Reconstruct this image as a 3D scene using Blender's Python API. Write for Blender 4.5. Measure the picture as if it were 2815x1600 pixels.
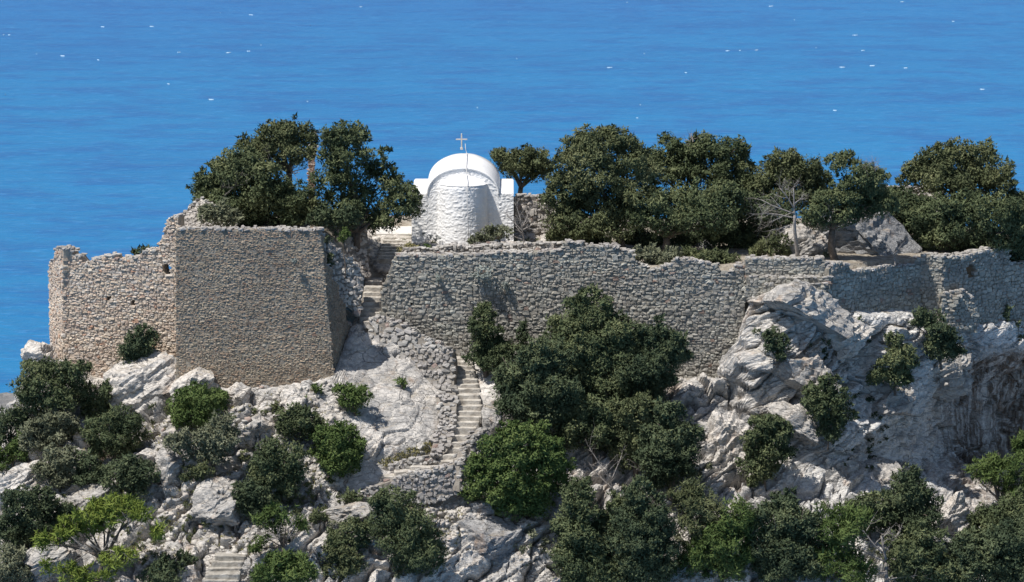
import bpy, bmesh, math, random
import numpy as np
from mathutils import Vector, Matrix
from mathutils.bvhtree import BVHTree
from mathutils.geometry import tessellate_polygon

for o in list(bpy.data.objects):
    bpy.data.objects.remove(o, do_unlink=True)
SC = bpy.context.scene
COL = SC.collection
rng = np.random.default_rng(7)
random.seed(7)

# ------------------------------------------------------------------ camera
DIST, PITCH = 200.0, math.radians(9.0)
FRAME_W = 55.0                      # metres across the picture at the main wall
S = FRAME_W / 2815.0                # metres per photo pixel there
CAM = np.array([0.0, -DIST * math.cos(PITCH), DIST * math.sin(PITCH)])
FWD = np.array([0.0, math.cos(PITCH), -math.sin(PITCH)])
UPV = np.array([0.0, math.sin(PITCH), math.cos(PITCH)])
RGT = np.array([1.0, 0.0, 0.0])
cd = bpy.data.cameras.new('camera')
cd.sensor_width = 36.0
cd.lens = 36.0 * DIST / FRAME_W
cd.clip_start = 1.0
cd.clip_end = 60000.0
cam = bpy.data.objects.new('camera', cd)
cam.location = CAM
cam.rotation_euler = (math.radians(90) - PITCH, 0, 0)
COL.objects.link(cam)
SC.camera = cam

# ------------------------------------------------------------------ light
SUN_D = np.array([0.47, 0.31, -1.0]); SUN_D /= np.linalg.norm(SUN_D)
world = bpy.data.worlds.new('World')
SC.world = world
world.use_nodes = True
wn = world.node_tree.nodes
wn.clear()
wo = wn.new('ShaderNodeOutputWorld'); wb = wn.new('ShaderNodeBackground')
sky = wn.new('ShaderNodeTexSky')
sky.sky_type = 'NISHITA'
sky.sun_disc = False
sky.sun_elevation = math.asin(-SUN_D[2])
sky.sun_rotation = math.atan2(-SUN_D[0], -SUN_D[1]) % (2 * math.pi)
sky.altitude = 250
wb.inputs['Strength'].default_value = 0.08
world.node_tree.links.new(sky.outputs[0], wb.inputs[0])
world.node_tree.links.new(wb.outputs[0], wo.inputs[0])
sd = bpy.data.lights.new('sun', 'SUN')
sd.energy = 5.0
sd.angle = math.radians(0.53)
sd.color = (1.0, 0.95, 0.88)
sun = bpy.data.objects.new('sun', sd)
sun.rotation_euler = Vector(SUN_D).to_track_quat('-Z', 'Y').to_euler()
COL.objects.link(sun)
SC.view_settings.view_transform = 'Standard'
SC.view_settings.look = 'None'
SC.view_settings.exposure = 0.15
SC.view_settings.gamma = 1.0
SC.view_settings.use_curve_mapping = False

# ------------------------------------------------------------------ helpers
K = 2815.0 / 2562.0                 # overview pixels to photo pixels


def ray(px, py):
    return FWD * DIST + RGT * (px - 1407.5) * S + UPV * (800.0 - py) * S


def at(px, py, Y):
    d = ray(px, py)
    return CAM + d * ((Y - CAM[1]) / d[1])


def project(P):
    q = np.asarray(P) - CAM
    f = q @ FWD
    return 1407.5 + (q @ RGT) / f * DIST / S, 800.0 - (q @ UPV) / f * DIST / S


def tag(o, label=None, cat=None, group=None, kind=None):
    if label: o['label'] = label
    if cat: o['category'] = cat
    if group: o['group'] = group
    if kind: o['kind'] = kind
    return o


def empty(name, loc):
    o = bpy.data.objects.new(name, None)
    o.location = loc
    o.empty_display_size = 0.3
    COL.objects.link(o)
    return o


def mk_mesh(name, V, F, mat=None, smooth=False, attrs=None):
    V = np.asarray(V, dtype=np.float32); F = np.asarray(F, dtype=np.int32)
    n, k = F.shape
    me = bpy.data.meshes.new(name)
    me.vertices.add(len(V)); me.vertices.foreach_set('co', V.ravel())
    me.loops.add(n * k); me.loops.foreach_set('vertex_index', F.ravel())
    me.polygons.add(n); me.polygons.foreach_set('loop_start', np.arange(n, dtype=np.int32) * k)
    me.polygons.foreach_set('use_smooth', np.full(n, smooth, dtype=bool))
    if attrs:
        for an, av in attrs.items():
            a = me.attributes.new(an, 'FLOAT', 'POINT')
            a.data.foreach_set('value', np.asarray(av, dtype=np.float32))
    me.update(calc_edges=True)
    if mat: me.materials.append(mat)
    return me


def add_obj(name, me, loc=(0, 0, 0), parent=None):
    o = bpy.data.objects.new(name, me)
    o.location = loc
    if parent is not None: o.parent = parent
    COL.objects.link(o)
    return o


# --- noise in numpy
def _hash(ix, iy, iz, seed):
    h = (ix.astype(np.int64) * 374761393 + iy.astype(np.int64) * 668265263 + iz.astype(np.int64) * 2147483647 + seed * 974711) & 0xFFFFFFFF
    h = ((h ^ (h >> 13)) * 1274126177) & 0xFFFFFFFF
    h = ((h ^ (h >> 16)) * 2246822519) & 0xFFFFFFFF
    h = h ^ (h >> 15)
    return (h & 0xFFFFFF) / float(0x1000000)


def vnoise(P, seed=0):
    I = np.floor(P).astype(np.int64); f = P - I
    f = f * f * f * (f * (f * 6 - 15) + 10)
    r = 0
    for dx in (0, 1):
        wx = f[:, 0] if dx else 1 - f[:, 0]
        for dy in (0, 1):
            wy = f[:, 1] if dy else 1 - f[:, 1]
            for dz in (0, 1):
                wz = f[:, 2] if dz else 1 - f[:, 2]
                r = r + wx * wy * wz * _hash(I[:, 0] + dx, I[:, 1] + dy, I[:, 2] + dz, seed)
    return r * 2 - 1


def fbm(P, octv=4, seed=0, gain=0.5):
    a, r, t = 1.0, 0, 0
    P = P.copy()
    for i in range(octv):
        r = r + a * vnoise(P, seed + i * 17); t += a
        a *= gain; P = P * 2.03 + 11.7
    return r / t


def worley(P, seed=0):
    I = np.floor(P).astype(np.int64); f = P - I
    n = len(P)
    F1 = np.full(n, 9.0); F2 = np.full(n, 9.0)
    dv = np.zeros((n, 3)); cid = np.zeros((n, 3), dtype=np.int64)
    for dx in (-1, 0, 1):
        for dy in (-1, 0, 1):
            for dz in (-1, 0, 1):
                c = I + (dx, dy, dz)
                o = np.stack([_hash(c[:, 0], c[:, 1], c[:, 2], seed + s) for s in (1, 2, 3)], 1)
                d = np.array([dx, dy, dz]) + 0.1 + 0.8 * o - f
                q = np.sqrt((d * d).sum(1))
                m = q < F1
                F2 = np.where(m, F1, np.minimum(F2, q))
                F1 = np.where(m, q, F1)
                dv[m] = d[m]; cid[m] = c[m]
    rv = np.stack([_hash(cid[:, 0], cid[:, 1], cid[:, 2], seed + s) for s in (11, 12, 13, 14)], 1)
    return F1, F2, dv, rv


STRATA = np.array(Matrix.Rotation(math.radians(32), 3, 'Y')) @ np.diag([1, 1, 1.0])


def rockdisp(P, amp=1.0, seed=0, scales=((3.4, .80), (1.45, .32), (.55, .085))):
    """Fractured limestone: tilted blocks with cracks between them, bedded along a slant."""
    Q = P @ STRATA.T
    Q = Q * np.array([0.50, 0.85, 1.35])
    W = np.stack([fbm(P * .5, 3, seed + 90 + i) for i in range(3)], 1)
    tot = 0
    for k, (sc, a) in enumerate(scales):
        F1, F2, dv, rv = worley((Q + W * sc * .5) / sc, seed + 31 * k)
        tilt = (dv * (rv[:, :3] - .5)).sum(1) * 3.0
        crack = np.clip((F2 - F1) / .11, 0, 1)
        tot = tot + a * ((rv[:, 3] - .5) * .75 + tilt * .8 - .75 * (1 - crack) ** 1.5)
    for per, am in ((1.15, .17), (.38, .06)):
        sw = (Q[:, 2] + .35 * W[:, 0] + .5 * fbm(P * .35, 2, seed + 60)) / per
        tot = tot + am * ((sw - np.floor(sw)) ** 1.5 - .4)
    rid = 1 - np.abs(fbm(Q * np.array([.7, .7, 1.6]) + 5, 4, seed + 8)) * 2
    tot = tot + .12 * rid + .10 * fbm(P * .8, 3, seed + 5) + .025 * fbm(P * 5.0, 3, seed + 6)
    return tot * amp


# ------------------------------------------------------------------ materials
class NT:
    def __init__(s, name):
        s.m = bpy.data.materials.new(name); s.m.use_nodes = True
        s.t = s.m.node_tree; s.t.nodes.clear()
        s.out = s.n('ShaderNodeOutputMaterial')
        s.b = s.n('ShaderNodeBsdfPrincipled')
        s.l(s.b.outputs[0], s.out.inputs[0])
        s.b.inputs['Roughness'].default_value = .9
        s.b.inputs['Specular IOR Level'].default_value = .2

    def n(s, t, **kw):
        x = s.t.nodes.new(t)
        for k, v in kw.items(): setattr(x, k, v)
        return x

    def l(s, a, b): s.t.links.new(a, b)

    def pos(s): return s.n('ShaderNodeNewGeometry').outputs['Position']

    def mapping(s, vec, scale=(1, 1, 1), rot=(0, 0, 0)):
        m = s.n('ShaderNodeMapping'); s.l(vec, m.inputs[0])
        m.inputs['Scale'].default_value = scale; m.inputs['Rotation'].default_value = rot
        return m.outputs[0]

    def noise(s, vec, scale, detail=4, rough=.55, dist=0):
        x = s.n('ShaderNodeTexNoise'); s.l(vec, x.inputs['Vector'])
        x.inputs['Scale'].default_value = scale; x.inputs['Detail'].default_value = detail
        x.inputs['Roughness'].default_value = rough; x.inputs['Distortion'].default_value = dist
        return x.outputs[0]

    def ramp(s, fac, stops):
        r = s.n('ShaderNodeValToRGB'); s.l(fac, r.inputs[0])
        el = r.color_ramp.elements
        while len(el) < len(stops): el.new(.5)
        for e, (p, c) in zip(el, stops):
            e.position = p
            e.color = (c, c, c, 1) if isinstance(c, (int, float)) else (*c, 1)
        return r.outputs[0]

    def mix(s, a, b, fac, typ='MIX'):
        m = s.n('ShaderNodeMix', data_type='RGBA', blend_type=typ)
        for v, i in ((fac, 0), (a, 6), (b, 7)):
            if hasattr(v, 'is_linked'): s.l(v, m.inputs[i])
            elif i == 0: m.inputs[i].default_value = v
            else: m.inputs[i].default_value = (*v, 1)
        return m.outputs[2]

    def math(s, op, a, b=0.0):
        m = s.n('ShaderNodeMath', operation=op)
        for v, i in ((a, 0), (b, 1)):
            if hasattr(v, 'is_linked'): s.l(v, m.inputs[i])
            else: m.inputs[i].default_value = v
        return m.outputs[0]

    def bump(s, h, dist=.05, strength=1.0):
        b = s.n('ShaderNodeBump'); s.l(h, b.inputs['Height'])
        b.inputs['Distance'].default_value = dist; b.inputs['Strength'].default_value = strength
        s.l(b.outputs[0], s.b.inputs['Normal'])

    def color(s, c):
        if hasattr(c, 'is_linked'): s.l(c, s.b.inputs['Base Color'])
        else: s.b.inputs['Base Color'].default_value = (*c, 1)


def m_rock(name, light=(.68, .645, .60), grey=(.29, .29, .29), cave=False, bias=0.0):
    t = NT(name); p = t.pos()
    pm = t.mapping(p, (1, 1, 1.6), (0, math.radians(28), 0))
    big = t.noise(pm, .42, 5, .6)
    med = t.noise(pm, 1.7, 6, .65)
    fine = t.noise(p, 9, 5, .6)
    f1 = t.ramp(t.math('ADD', t.math('MULTIPLY', big, .55), t.math('MULTIPLY', med, .45)), [(.43 + bias, 0), (.63 + bias, 1)])
    if cave:
        sw = t.n('ShaderNodeSeparateXYZ'); t.l(p, sw.inputs[0])
        wx = t.ramp(t.math('MULTIPLY', sw.outputs[0], .02), [(.24, 0), (.36, 1)])
        light = t.mix(light, (.76, .745, .72), wx)
        f1 = t.math('MULTIPLY', f1, t.math('SUBTRACT', 1.0, t.math('MULTIPLY', wx, .45)))
    c = t.mix(light, grey, t.math('MULTIPLY', f1, .85))
    c = t.mix(c, t.mix(c, (.72, .72, .73), 1, 'MULTIPLY'), t.ramp(t.noise(pm, 3.1, 6, .7), [(.48, 0), (.62, 1)]))
    c = t.mix(c, (.36, .22, .12), t.math('MULTIPLY', t.ramp(t.noise(t.mapping(p, (1, 1, .6)), .8, 5, .65), [(.57, 0), (.70, 1)]), .5))
    c = t.mix(c, (.13, .13, .125), t.math('MULTIPLY', t.ramp(t.noise(t.mapping(p, (1.2, 1.2, .5)), 2.6, 7, .75), [(.56, 0), (.68, 1)]), .6))
    c = t.mix(c, (.74, .72, .69), t.math('MULTIPLY', t.ramp(fine, [(.55, 0), (.75, 1)]), .5))
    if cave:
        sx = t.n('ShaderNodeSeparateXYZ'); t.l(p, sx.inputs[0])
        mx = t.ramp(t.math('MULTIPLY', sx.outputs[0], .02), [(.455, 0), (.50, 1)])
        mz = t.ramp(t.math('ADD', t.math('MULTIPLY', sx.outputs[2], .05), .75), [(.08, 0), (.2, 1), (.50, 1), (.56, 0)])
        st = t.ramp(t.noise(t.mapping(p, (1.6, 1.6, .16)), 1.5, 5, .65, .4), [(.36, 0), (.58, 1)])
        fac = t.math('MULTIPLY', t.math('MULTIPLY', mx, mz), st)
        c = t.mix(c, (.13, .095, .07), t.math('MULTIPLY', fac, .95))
    # rubble soil lying on the flatter places
    g = t.n('ShaderNodeNewGeometry'); sn = t.n('ShaderNodeSeparateXYZ'); t.l(g.outputs['Normal'], sn.inputs[0])
    fl = t.math('MULTIPLY', t.ramp(sn.outputs[2], [(.80, 0), (.95, 1)]), t.ramp(t.noise(p, 1.1, 4, .6), [(.45, 0), (.58, 1)]))
    soil = t.mix((.40, .35, .28), (.22, .185, .13), t.ramp(t.noise(p, 7, 4, .7), [(.4, 0), (.6, 1)]))
    c = t.mix(c, soil, t.math('MULTIPLY', fl, .7))
    # dark fracture lines: crack shade painted into the colour, along with dirt
    wv = t.n('ShaderNodeMix', data_type='VECTOR'); wv.inputs[0].default_value = .30
    nz = t.n('ShaderNodeTexNoise'); t.l(p, nz.inputs['Vector']); nz.inputs['Scale'].default_value = 1.1; nz.inputs['Detail'].default_value = 5
    t.l(t.mapping(p, (.45, .8, 1.5), (0, math.radians(32), 0)), wv.inputs[4]); t.l(nz.outputs['Color'], wv.inputs[5])
    hs_ = []
    for sc_, wd, am in ((1.5, .022, .75), (4.2, .030, .5)):
        vo = t.n('ShaderNodeTexVoronoi', feature='DISTANCE_TO_EDGE'); t.l(wv.outputs[1], vo.inputs['Vector']); vo.inputs['Scale'].default_value = sc_
        ed = t.ramp(vo.outputs[0], [(0, 0), (wd, 1)]); hs_.append(ed)
        msk = t.ramp(t.noise(p, .9 * sc_, 4, .6), [(.44, 0), (.58, 1)])
        c = t.mix(c, (.10, .095, .09), t.math('MULTIPLY', t.math('MULTIPLY', t.math('SUBTRACT', 1.0, ed), msk), am))
    t.color(c)
    h = t.math('ADD', t.math('MULTIPLY', t.noise(pm, 4.5, 9, .70), .9), t.math('ADD', t.math('MULTIPLY', hs_[0], .35), t.math('MULTIPLY', hs_[1], .18)))
    t.bump(h, .15, .9)
    return t.m


def m_stone(name, cols, patch=(.72, .70, .71), stain=(.27, .14, .10), stain_amt=.03, bump=.03, light=None):
    t = NT(name); p = t.pos()
    g = t.n('ShaderNodeNewGeometry'); oi = t.n('ShaderNodeObjectInfo')
    r = t.math('FRACT', t.math('ADD', g.outputs['Random Per Island'], oi.outputs['Random']))
    c = t.ramp(r, [(i / (len(cols) - 1), k) for i, k in enumerate(cols)])
    r2 = t.math('FRACT', t.math('MULTIPLY', r, 37.7))
    c = t.mix(c, stain, t.math('MULTIPLY', t.math('LESS_THAN', r2, stain_amt), .55))
    c = t.mix(c, t.mix(c, patch, 1, 'MULTIPLY'), t.ramp(t.noise(t.mapping(p, (.6, .6, 1.7)), .6, 6, .68), [(.40, 0), (.64, 1)]))
    c = t.mix(c, (.62, .59, .54), t.math('MULTIPLY', t.ramp(t.noise(p, 6, 5, .7), [(.56, 0), (.72, 1)]), .45))
    t.color(c)
    t.bump(t.noise(p, 14, 6, .7), bump, 1)
    return t.m


def m_plain(name, a, b, scale=6, bump=.03, rough=.9):
    t = NT(name); p = t.pos()
    t.color(t.mix(a, b, t.ramp(t.noise(p, scale, 5, .65), [(.38, 0), (.62, 1)])))
    t.b.inputs['Roughness'].default_value = rough
    t.bump(t.noise(p, scale * 3, 6, .7), bump, 1)
    return t.m


def m_leaf(name, dark, mid, lightc):
    t = NT(name)
    a = t.n('ShaderNodeAttribute', attribute_name='tint')
    c = t.ramp(a.outputs['Fac'], [(0, dark), (.5, mid), (1, lightc)])
    t.color(c)
    t.b.inputs['Roughness'].default_value = .75
    t.b.inputs['Specular IOR Level'].default_value = .15
    return t.m


M = {}
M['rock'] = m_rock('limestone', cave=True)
M['boulder'] = m_rock('boulder_limestone', (.56, .53, .49), (.25, .25, .25), bias=-.01)
M['whiterock'] = m_rock('pale_limestone', (.66, .62, .57), (.42, .41, .40), bias=.08)
M['greyrock'] = m_rock('grey_limestone', (.42, .42, .42), (.22, .22, .225), bias=-.05)
M['far'] = m_plain('far_rock', (.27, .26, .26), (.13, .14, .13), .12, .8)
M['tower'] = m_stone('tower_masonry', [(0.285, 0.238, 0.177), (0.358, 0.304, 0.228), (0.233, 0.198, 0.155), (0.401, 0.324, 0.241), (0.316, 0.228, 0.164), (0.422, 0.374, 0.293)], stain_amt=.012)
M['tower_m'] = m_plain('tower_mortar', (0.318, 0.292, 0.244), (0.212, 0.191, 0.166), 3)
M['warm'] = m_stone('warm_masonry', [(0.588, 0.489, 0.384), (0.481, 0.394, 0.318), (0.668, 0.584, 0.477), (0.534, 0.408, 0.318), (0.629, 0.570, 0.503), (0.441, 0.381, 0.318)], stain=(0.455, 0.204, 0.106), stain_amt=.03)
M['warm_m'] = m_plain('warm_mortar', (0.536, 0.454, 0.368), (0.388, 0.337, 0.276), 3)
M['wall'] = m_stone('wall_masonry', [(0.358, 0.351, 0.308), (0.272, 0.265, 0.238), (0.434, 0.424, 0.373), (0.314, 0.294, 0.254), (0.390, 0.373, 0.335), (0.467, 0.464, 0.412)], stain_amt=.015)
M['wall_m'] = m_plain('wall_mortar', (0.318, 0.297, 0.252), (0.183, 0.171, 0.150), 3)
M['rubble'] = m_stone('rubble_stone', [(.44, .425, .40), (.34, .33, .31), (.52, .50, .47), (.38, .36, .33), (.48, .46, .44)], stain_amt=.012)
M['rubble_m'] = m_plain('rubble_earth', (.30, .275, .24), (.19, .17, .15), 4)
M['pale'] = m_stone('pale_rubble', [(.58, .55, .50), (.46, .43, .39), (.66, .63, .58), (.52, .48, .43)], stain_amt=.02)
M['brick'] = m_stone('red_brick', [(.42, .22, .15), (.50, .40, .34), (.36, .18, .12), (.55, .48, .42)], stain_amt=.0)
M['step'] = m_plain('step_stone', (.56, .53, .48), (.33, .30, .26), 2.2, .07)
M['worn'] = m_plain('worn_step_stone', (.48, .455, .41), (.25, .23, .20), 2.6, .09)
M['paving'] = m_plain('white_paving', (.66, .64, .60), (.54, .51, .47), 3, .03)
M['earth'] = m_plain('stony_earth', (.42, .38, .32), (.25, .215, .17), 2.5, .1)
M['bark'] = m_plain('bark', (.20, .165, .135), (.11, .09, .075), 8, .03)
M['dead'] = m_plain('dead_wood', (.36, .335, .31), (.22, .20, .19), 8, .02)
M['cross'] = m_plain('cross_metal', (.62, .60, .56), (.50, .47, .43), 6, .01, .6)
M['cable'] = m_plain('cable', (.62, .62, .63), (.55, .55, .56), 6, .0, .6)
M['jun'] = m_leaf('juniper_leaf', (.036, .054, .028), (.092, .116, .056), (.176, .192, .094))
M['jun2'] = m_leaf('olive_leaf', (.044, .058, .030), (.108, .126, .060), (.196, .204, .104))
M['cyp'] = m_leaf('cypress_leaf', (.030, .048, .028), (.074, .098, .052), (.142, .164, .084))
M['bright'] = m_leaf('fresh_leaf', (.038, .066, .020), (.085, .126, .038), (.145, .190, .064))
M['pine'] = m_leaf('pine_needle', (.070, .105, .020), (.165, .215, .042), (.250, .290, .075))
M['grey'] = m_leaf('grey_leaf', (0.078, 0.090, 0.056), (0.162, 0.174, 0.110), (0.246, 0.252, 0.168))
M['silver'] = m_leaf('silver_leaf', (.16, .18, .16), (.26, .29, .27), (.36, .39, .36))
M['dry'] = m_leaf('dry_grass', (.13, .12, .05), (.24, .22, .10), (.34, .31, .16))


def m_white():
    t = NT('whitewash'); p = t.pos()
    c = t.mix((.86, .86, .86), (.78, .775, .77), t.ramp(t.noise(p, 1.3, 5, .6), [(.42, 0), (.65, 1)]))
    c = t.mix(c, (.52, .50, .47), t.math('MULTIPLY', t.ramp(t.noise(t.mapping(p, (2.2, 2.2, .5)), 1.6, 6, .7), [(.58, 0), (.74, 1)]), .5))
    t.color(c); t.b.inputs['Roughness'].default_value = .8
    t.bump(t.noise(p, 9, 5, .6), .02, .8)
    return t.m


M['white'] = m_white()


def m_sea():
    t = NT('sea_water'); p = t.pos()
    sx = t.n('ShaderNodeSeparateXYZ'); t.l(p, sx.inputs[0])
    big = t.noise(t.mapping(p, (1, .55, 1)), .0018, 3, .5)
    shelf = t.math('ADD', t.math('MULTIPLY', sx.outputs[1], .00022), t.math('MULTIPLY', big, .28))     # deeper water further out
    c = t.mix((.014, .176, .395), (.026, .128, .378), t.ramp(shelf, [(.42, 0), (.70, .25), (.93, 1)]))
    c = t.mix(c, (.016, .185, .42), t.math('MULTIPLY', t.ramp(t.math('ADD', t.math('MULTIPLY', sx.outputs[0], .0009), .5), [(.35, 0), (.95, 1)]), .55))
    band = t.noise(t.mapping(p, (.35, 1.3, 1), (0, 0, .10)), .0065, 5, .6)
    c = t.mix(c, (.012, .105, .31), t.math('MULTIPLY', t.ramp(band, [(.46, 0), (.66, 1)]), .32))
    w1 = t.noise(t.mapping(p, (1, 1.5, 1), (0, 0, .12)), .020, 6, .66)
    w2 = t.noise(t.mapping(p, (1, 2.2, 1), (0, 0, -.1)), .10, 4, .6)
    c = t.mix(c, (.018, .095, .30), t.math('MULTIPLY', t.ramp(w1, [(.46, 0), (.62, 1)]), .55))
    c = t.mix(c, (.06, .25, .53), t.math('MULTIPLY', t.ramp(w2, [(.55, 0), (.72, 1)]), .7))
    t.color(c)
    t.b.inputs['Roughness'].default_value = .35
    t.b.inputs['Specular IOR Level'].default_value = .15
    t.bump(t.math('ADD', t.math('MULTIPLY', w1, 2.0), t.math('MULTIPLY', w2, .6)), 1.8, .85)
    return t.m


M['sea'] = m_sea()
M['foam'] = m_plain('sea_foam', (.42, .57, .72), (.26, .44, .64), 1, .1)

# ------------------------------------------------------------------ sea and headland
ZSEA = -239.0
V = np.array([[-40000, -3000, 0], [40000, -3000, 0], [40000, 60000, 0], [-40000, 60000, 0]], float)
sea = add_obj('sea', mk_mesh('sea', V, [[0, 1, 2, 3]], M['sea']), (0, 0, ZSEA))
tag(sea, 'deep blue open sea far below the castle', kind='structure')


def sea_hit(px, py):
    d = ray(px, py)
    return CAM + d * ((ZSEA - CAM[2]) / d[2])


# whitecaps: small irregular foam crests lying on the water
fv, ff = [], []
spots = [(10, 97), (25, 97), (282, 75), (417, 74), (690, 42), (992, 20), (172, 155), (270, 166), (628, 146), (683, 142),
         (463, 232), (492, 145), (580, 275), (2350, 98), (2000, 141), (2034, 140), (2080, 139), (2372, 140), (2398, 182),
         (2315, 186), (1885, 201), (2295, 305), (2480, 6), (1980, 470 - 80), (1675, 187), (2120, 18), (2620, 60), (2700, 247), (2490, 188)]
for i in range(16):
    spots.append((rng.uniform(0, 2815), 330 * rng.random() ** 1.2))
for i, (px, py) in enumerate(spots):
    c = sea_hit(px, py)
    big = i < 29
    ln = rng.uniform(.8, 2.2) if big else rng.uniform(.3, .8)
    n = 9
    b0 = len(fv)
    wv = rng.uniform(.5, 1.2) if big else rng.uniform(.3, .6)
    sk = rng.uniform(-.6, .6)
    for k in range(n + 1):
        u = k / n * 2 - 1
        w = wv * (1 - abs(u) ** 1.6) * rng.uniform(.1, 1.0) + .03
        x = c[0] + u * ln; y = c[1] + u * sk * 3 + rng.normal(0, .3)
        fv += [(x, y - w, .1), (x, y, .75), (x, y + w, .1)]
    for k in range(n):
        q = b0 + 3 * k
        ff += [(q, q + 3, q + 4, q + 1), (q + 1, q + 4, q + 5, q + 2)]
tag(add_obj('sea_foam', mk_mesh('sea_foam', fv, ff, M['foam'], True), (0, 0, ZSEA)), 'white wind-blown wave crests scattered over the blue sea', kind='stuff')

# ------------------------------------------------------------------ hillside (lofted rock)
# per column (photo x): (photo y, depth) from the foot of the walls down to below the frame
COLS = [
    (-900, [(1700, 0), (1740, -2), (1780, -4), (1830, -6), (1880, -8), (2000, -11)]),
    (-250, [(1330, -.5), (1400, -3), (1480, -5), (1560, -7), (1660, -10), (1800, -14)]),
    (0, [(1150, -.5), (1240, -3), (1330, -5), (1430, -7.5), (1530, -10), (1760, -15)]),
    (60, [(1030, -.8), (1150, -3), (1270, -5.5), (1390, -8), (1500, -10.5), (1760, -15.5)]),
    (100, [(950, -1.), (1100, -3), (1240, -5.8), (1370, -8.2), (1490, -10.8), (1760, -15.5)]),
    (160, [(985, -1.2), (1090, -3), (1220, -6), (1350, -8.5), (1480, -11), (1760, -16)]),
    (270, [(1050, -2.0), (1120, -3.4), (1220, -6), (1350, -9), (1500, -12), (1760, -17)]),
    (400, [(1005, -3.0), (1100, -5.2), (1200, -7), (1350, -9.8), (1500, -12.8), (1760, -17.5)]),
    (485, [(1035, -4.9), (1110, -6.2), (1220, -8.2), (1350, -10.4), (1500, -13), (1760, -17.5)]),
    (640, [(1068, -5.0), (1130, -6.6), (1230, -8.5), (1350, -10.6), (1500, -13), (1760, -17.5)]),
    (800, [(1052, -5.0), (1120, -6.9), (1220, -8.8), (1350, -10.8), (1500, -13), (1760, -17)]),
    (925, [(1025, -4.6), (1110, -6.8), (1220, -8.8), (1350, -10.6), (1500, -12.6), (1760, -16.5)]),
    (960, [(890, -.8), (1000, -3.6), (1100, -6.4), (1230, -8.8), (1420, -11.4), (1760, -16)]),
    (1010, [(885, -.4), (985, -2.3), (1080, -5.2), (1220, -8.2), (1400, -10.8), (1760, -16)]),
    (1100, [(905, -.4), (1000, -2.3), (1100, -5.2), (1230, -8.0), (1400, -10.4), (1760, -15.5)]),
    (1200, [(955, -.4), (1058, -2.5), (1130, -4.8), (1240, -7.2), (1400, -10.0), (1760, -15)]),
    (1300, [(1000, -.9), (1110, -4.), (1220, -6.6), (1340, -8.8), (1460, -10.6), (1760, -14)]),
    (1400, [(960, -.5), (1080, -3.2), (1220, -6.2), (1350, -8.6), (1480, -10.2), (1760, -13.5)]),
    (1600, [(1000, -.5), (1100, -2.8), (1220, -5.2), (1350, -7.5), (1480, -9.5), (1760, -13)]),
    (1800, [(1040, -.5), (1110, -2), (1220, -4), (1350, -6.3), (1480, -8.8), (1760, -12.5)]),
    (2030, [(1055, -.5), (1130, -1.5), (1220, -2.8), (1350, -5), (1480, -8), (1760, -12.5)]),
    (2048, [(790, -.35), (950, -1.3), (1130, -2.2), (1300, -4.4), (1460, -7.6), (1760, -12.5)]),
    (2150, [(815, -1.0), (950, -1.7), (1100, -2.3), (1270, -3.4), (1430, -7), (1760, -12.5)]),
    (2285, [(850, -.7), (970, -1.0), (1100, -1.3), (1270, -1.9), (1420, -6), (1760, -12.5)]),
    (2400, [(862, .8), (980, .5), (1110, .2), (1270, -.2), (1410, -4.4), (1760, -12)]),
    (2500, [(860, 2.4), (980, 2.2), (1110, 1.9), (1270, 1.9), (1400, -3), (1760, -12)]),
    (2590, [(900, 3.9), (980, 3.5), (1080, 5.0), (1250, 5.6), (1390, -1.6), (1760, -11.5)]),
    (2680, [(885, 5.3), (960, 4.7), (1060, 8.8), (1250, 9.4), (1380, .2), (1760, -11)]),
    (2815, [(860, 7.6), (960, 6.8), (1050, 13), (1250, 13.2), (1380, 1.2), (1760, -10)]),
    (3050, [(800, 11), (1000, 10.6), (1080, 16.5), (1250, 16), (1400, 4), (1760, -9)]),
    (3700, [(900, 19), (1050, 18), (1150, 19), (1300, 17), (1450, 8), (1760, -5)]),
]
cx = np.array([c[0] for c in COLS], float)
ctrl = []
for px, rows in COLS:
    pts = [at(px, py, Y) for py, Y in rows]
    r0 = pts[0] + (np.array([0, 2.2, .15]) if 150 < px < 2700 else np.array([0, 7., -6.]))
    last = pts[-1] + np.array([0, -30., -30.])
    ctrl.append([r0] + pts + [last])
ctrl = np.array(ctrl)                                    # columns, rows, 3
NX = 760
gx = np.concatenate([np.linspace(-900, -120, 40, endpoint=False), np.linspace(-120, 2930, 680, endpoint=False), np.linspace(2930, 3700, 40)])
vr = np.concatenate([np.linspace(0, 1, 12, endpoint=False), np.linspace(1, 6, 300, endpoint=False), np.linspace(6, 7, 30)])
G = np.zeros((len(gx), ctrl.shape[1], 3))
for r in range(ctrl.shape[1]):
    for k in range(3): G[:, r, k] = np.interp(gx, cx, ctrl[:, r, k])
H = np.zeros((len(gx), len(vr), 3))
i0 = np.clip(vr.astype(int), 0, ctrl.shape[1] - 2); fr = (vr - i0)[None, :, None]
H = G[:, i0] * (1 - fr) + G[:, i0 + 1] * fr


def blur(A, axis, n, it):
    for _ in range(it):
        B = A.copy()
        for s in range(1, n + 1):
            for sg in (s, -s):
                R = np.roll(A, sg, axis)
                idx = [slice(None)] * 3
                if sg > 0: idx[axis] = slice(0, sg)
                else: idx[axis] = slice(sg, None)
                R[tuple(idx)] = A[tuple(idx)]
                B += R
        A = B / (2 * n + 1)
    return A


H = blur(blur(H, 0, 4, 2), 1, 8, 2)
T0 = np.gradient(H, axis=0); T1 = np.gradient(H, axis=1)
Nn = np.cross(T1, T0); Nn /= np.linalg.norm(Nn, axis=2, keepdims=True) + 1e-9
if Nn[300, 150, 1] > 0: Nn = -Nn
P = H.reshape(-1, 3); N3 = Nn.reshape(-1, 3)
pp = np.array(project(P)).T
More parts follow.
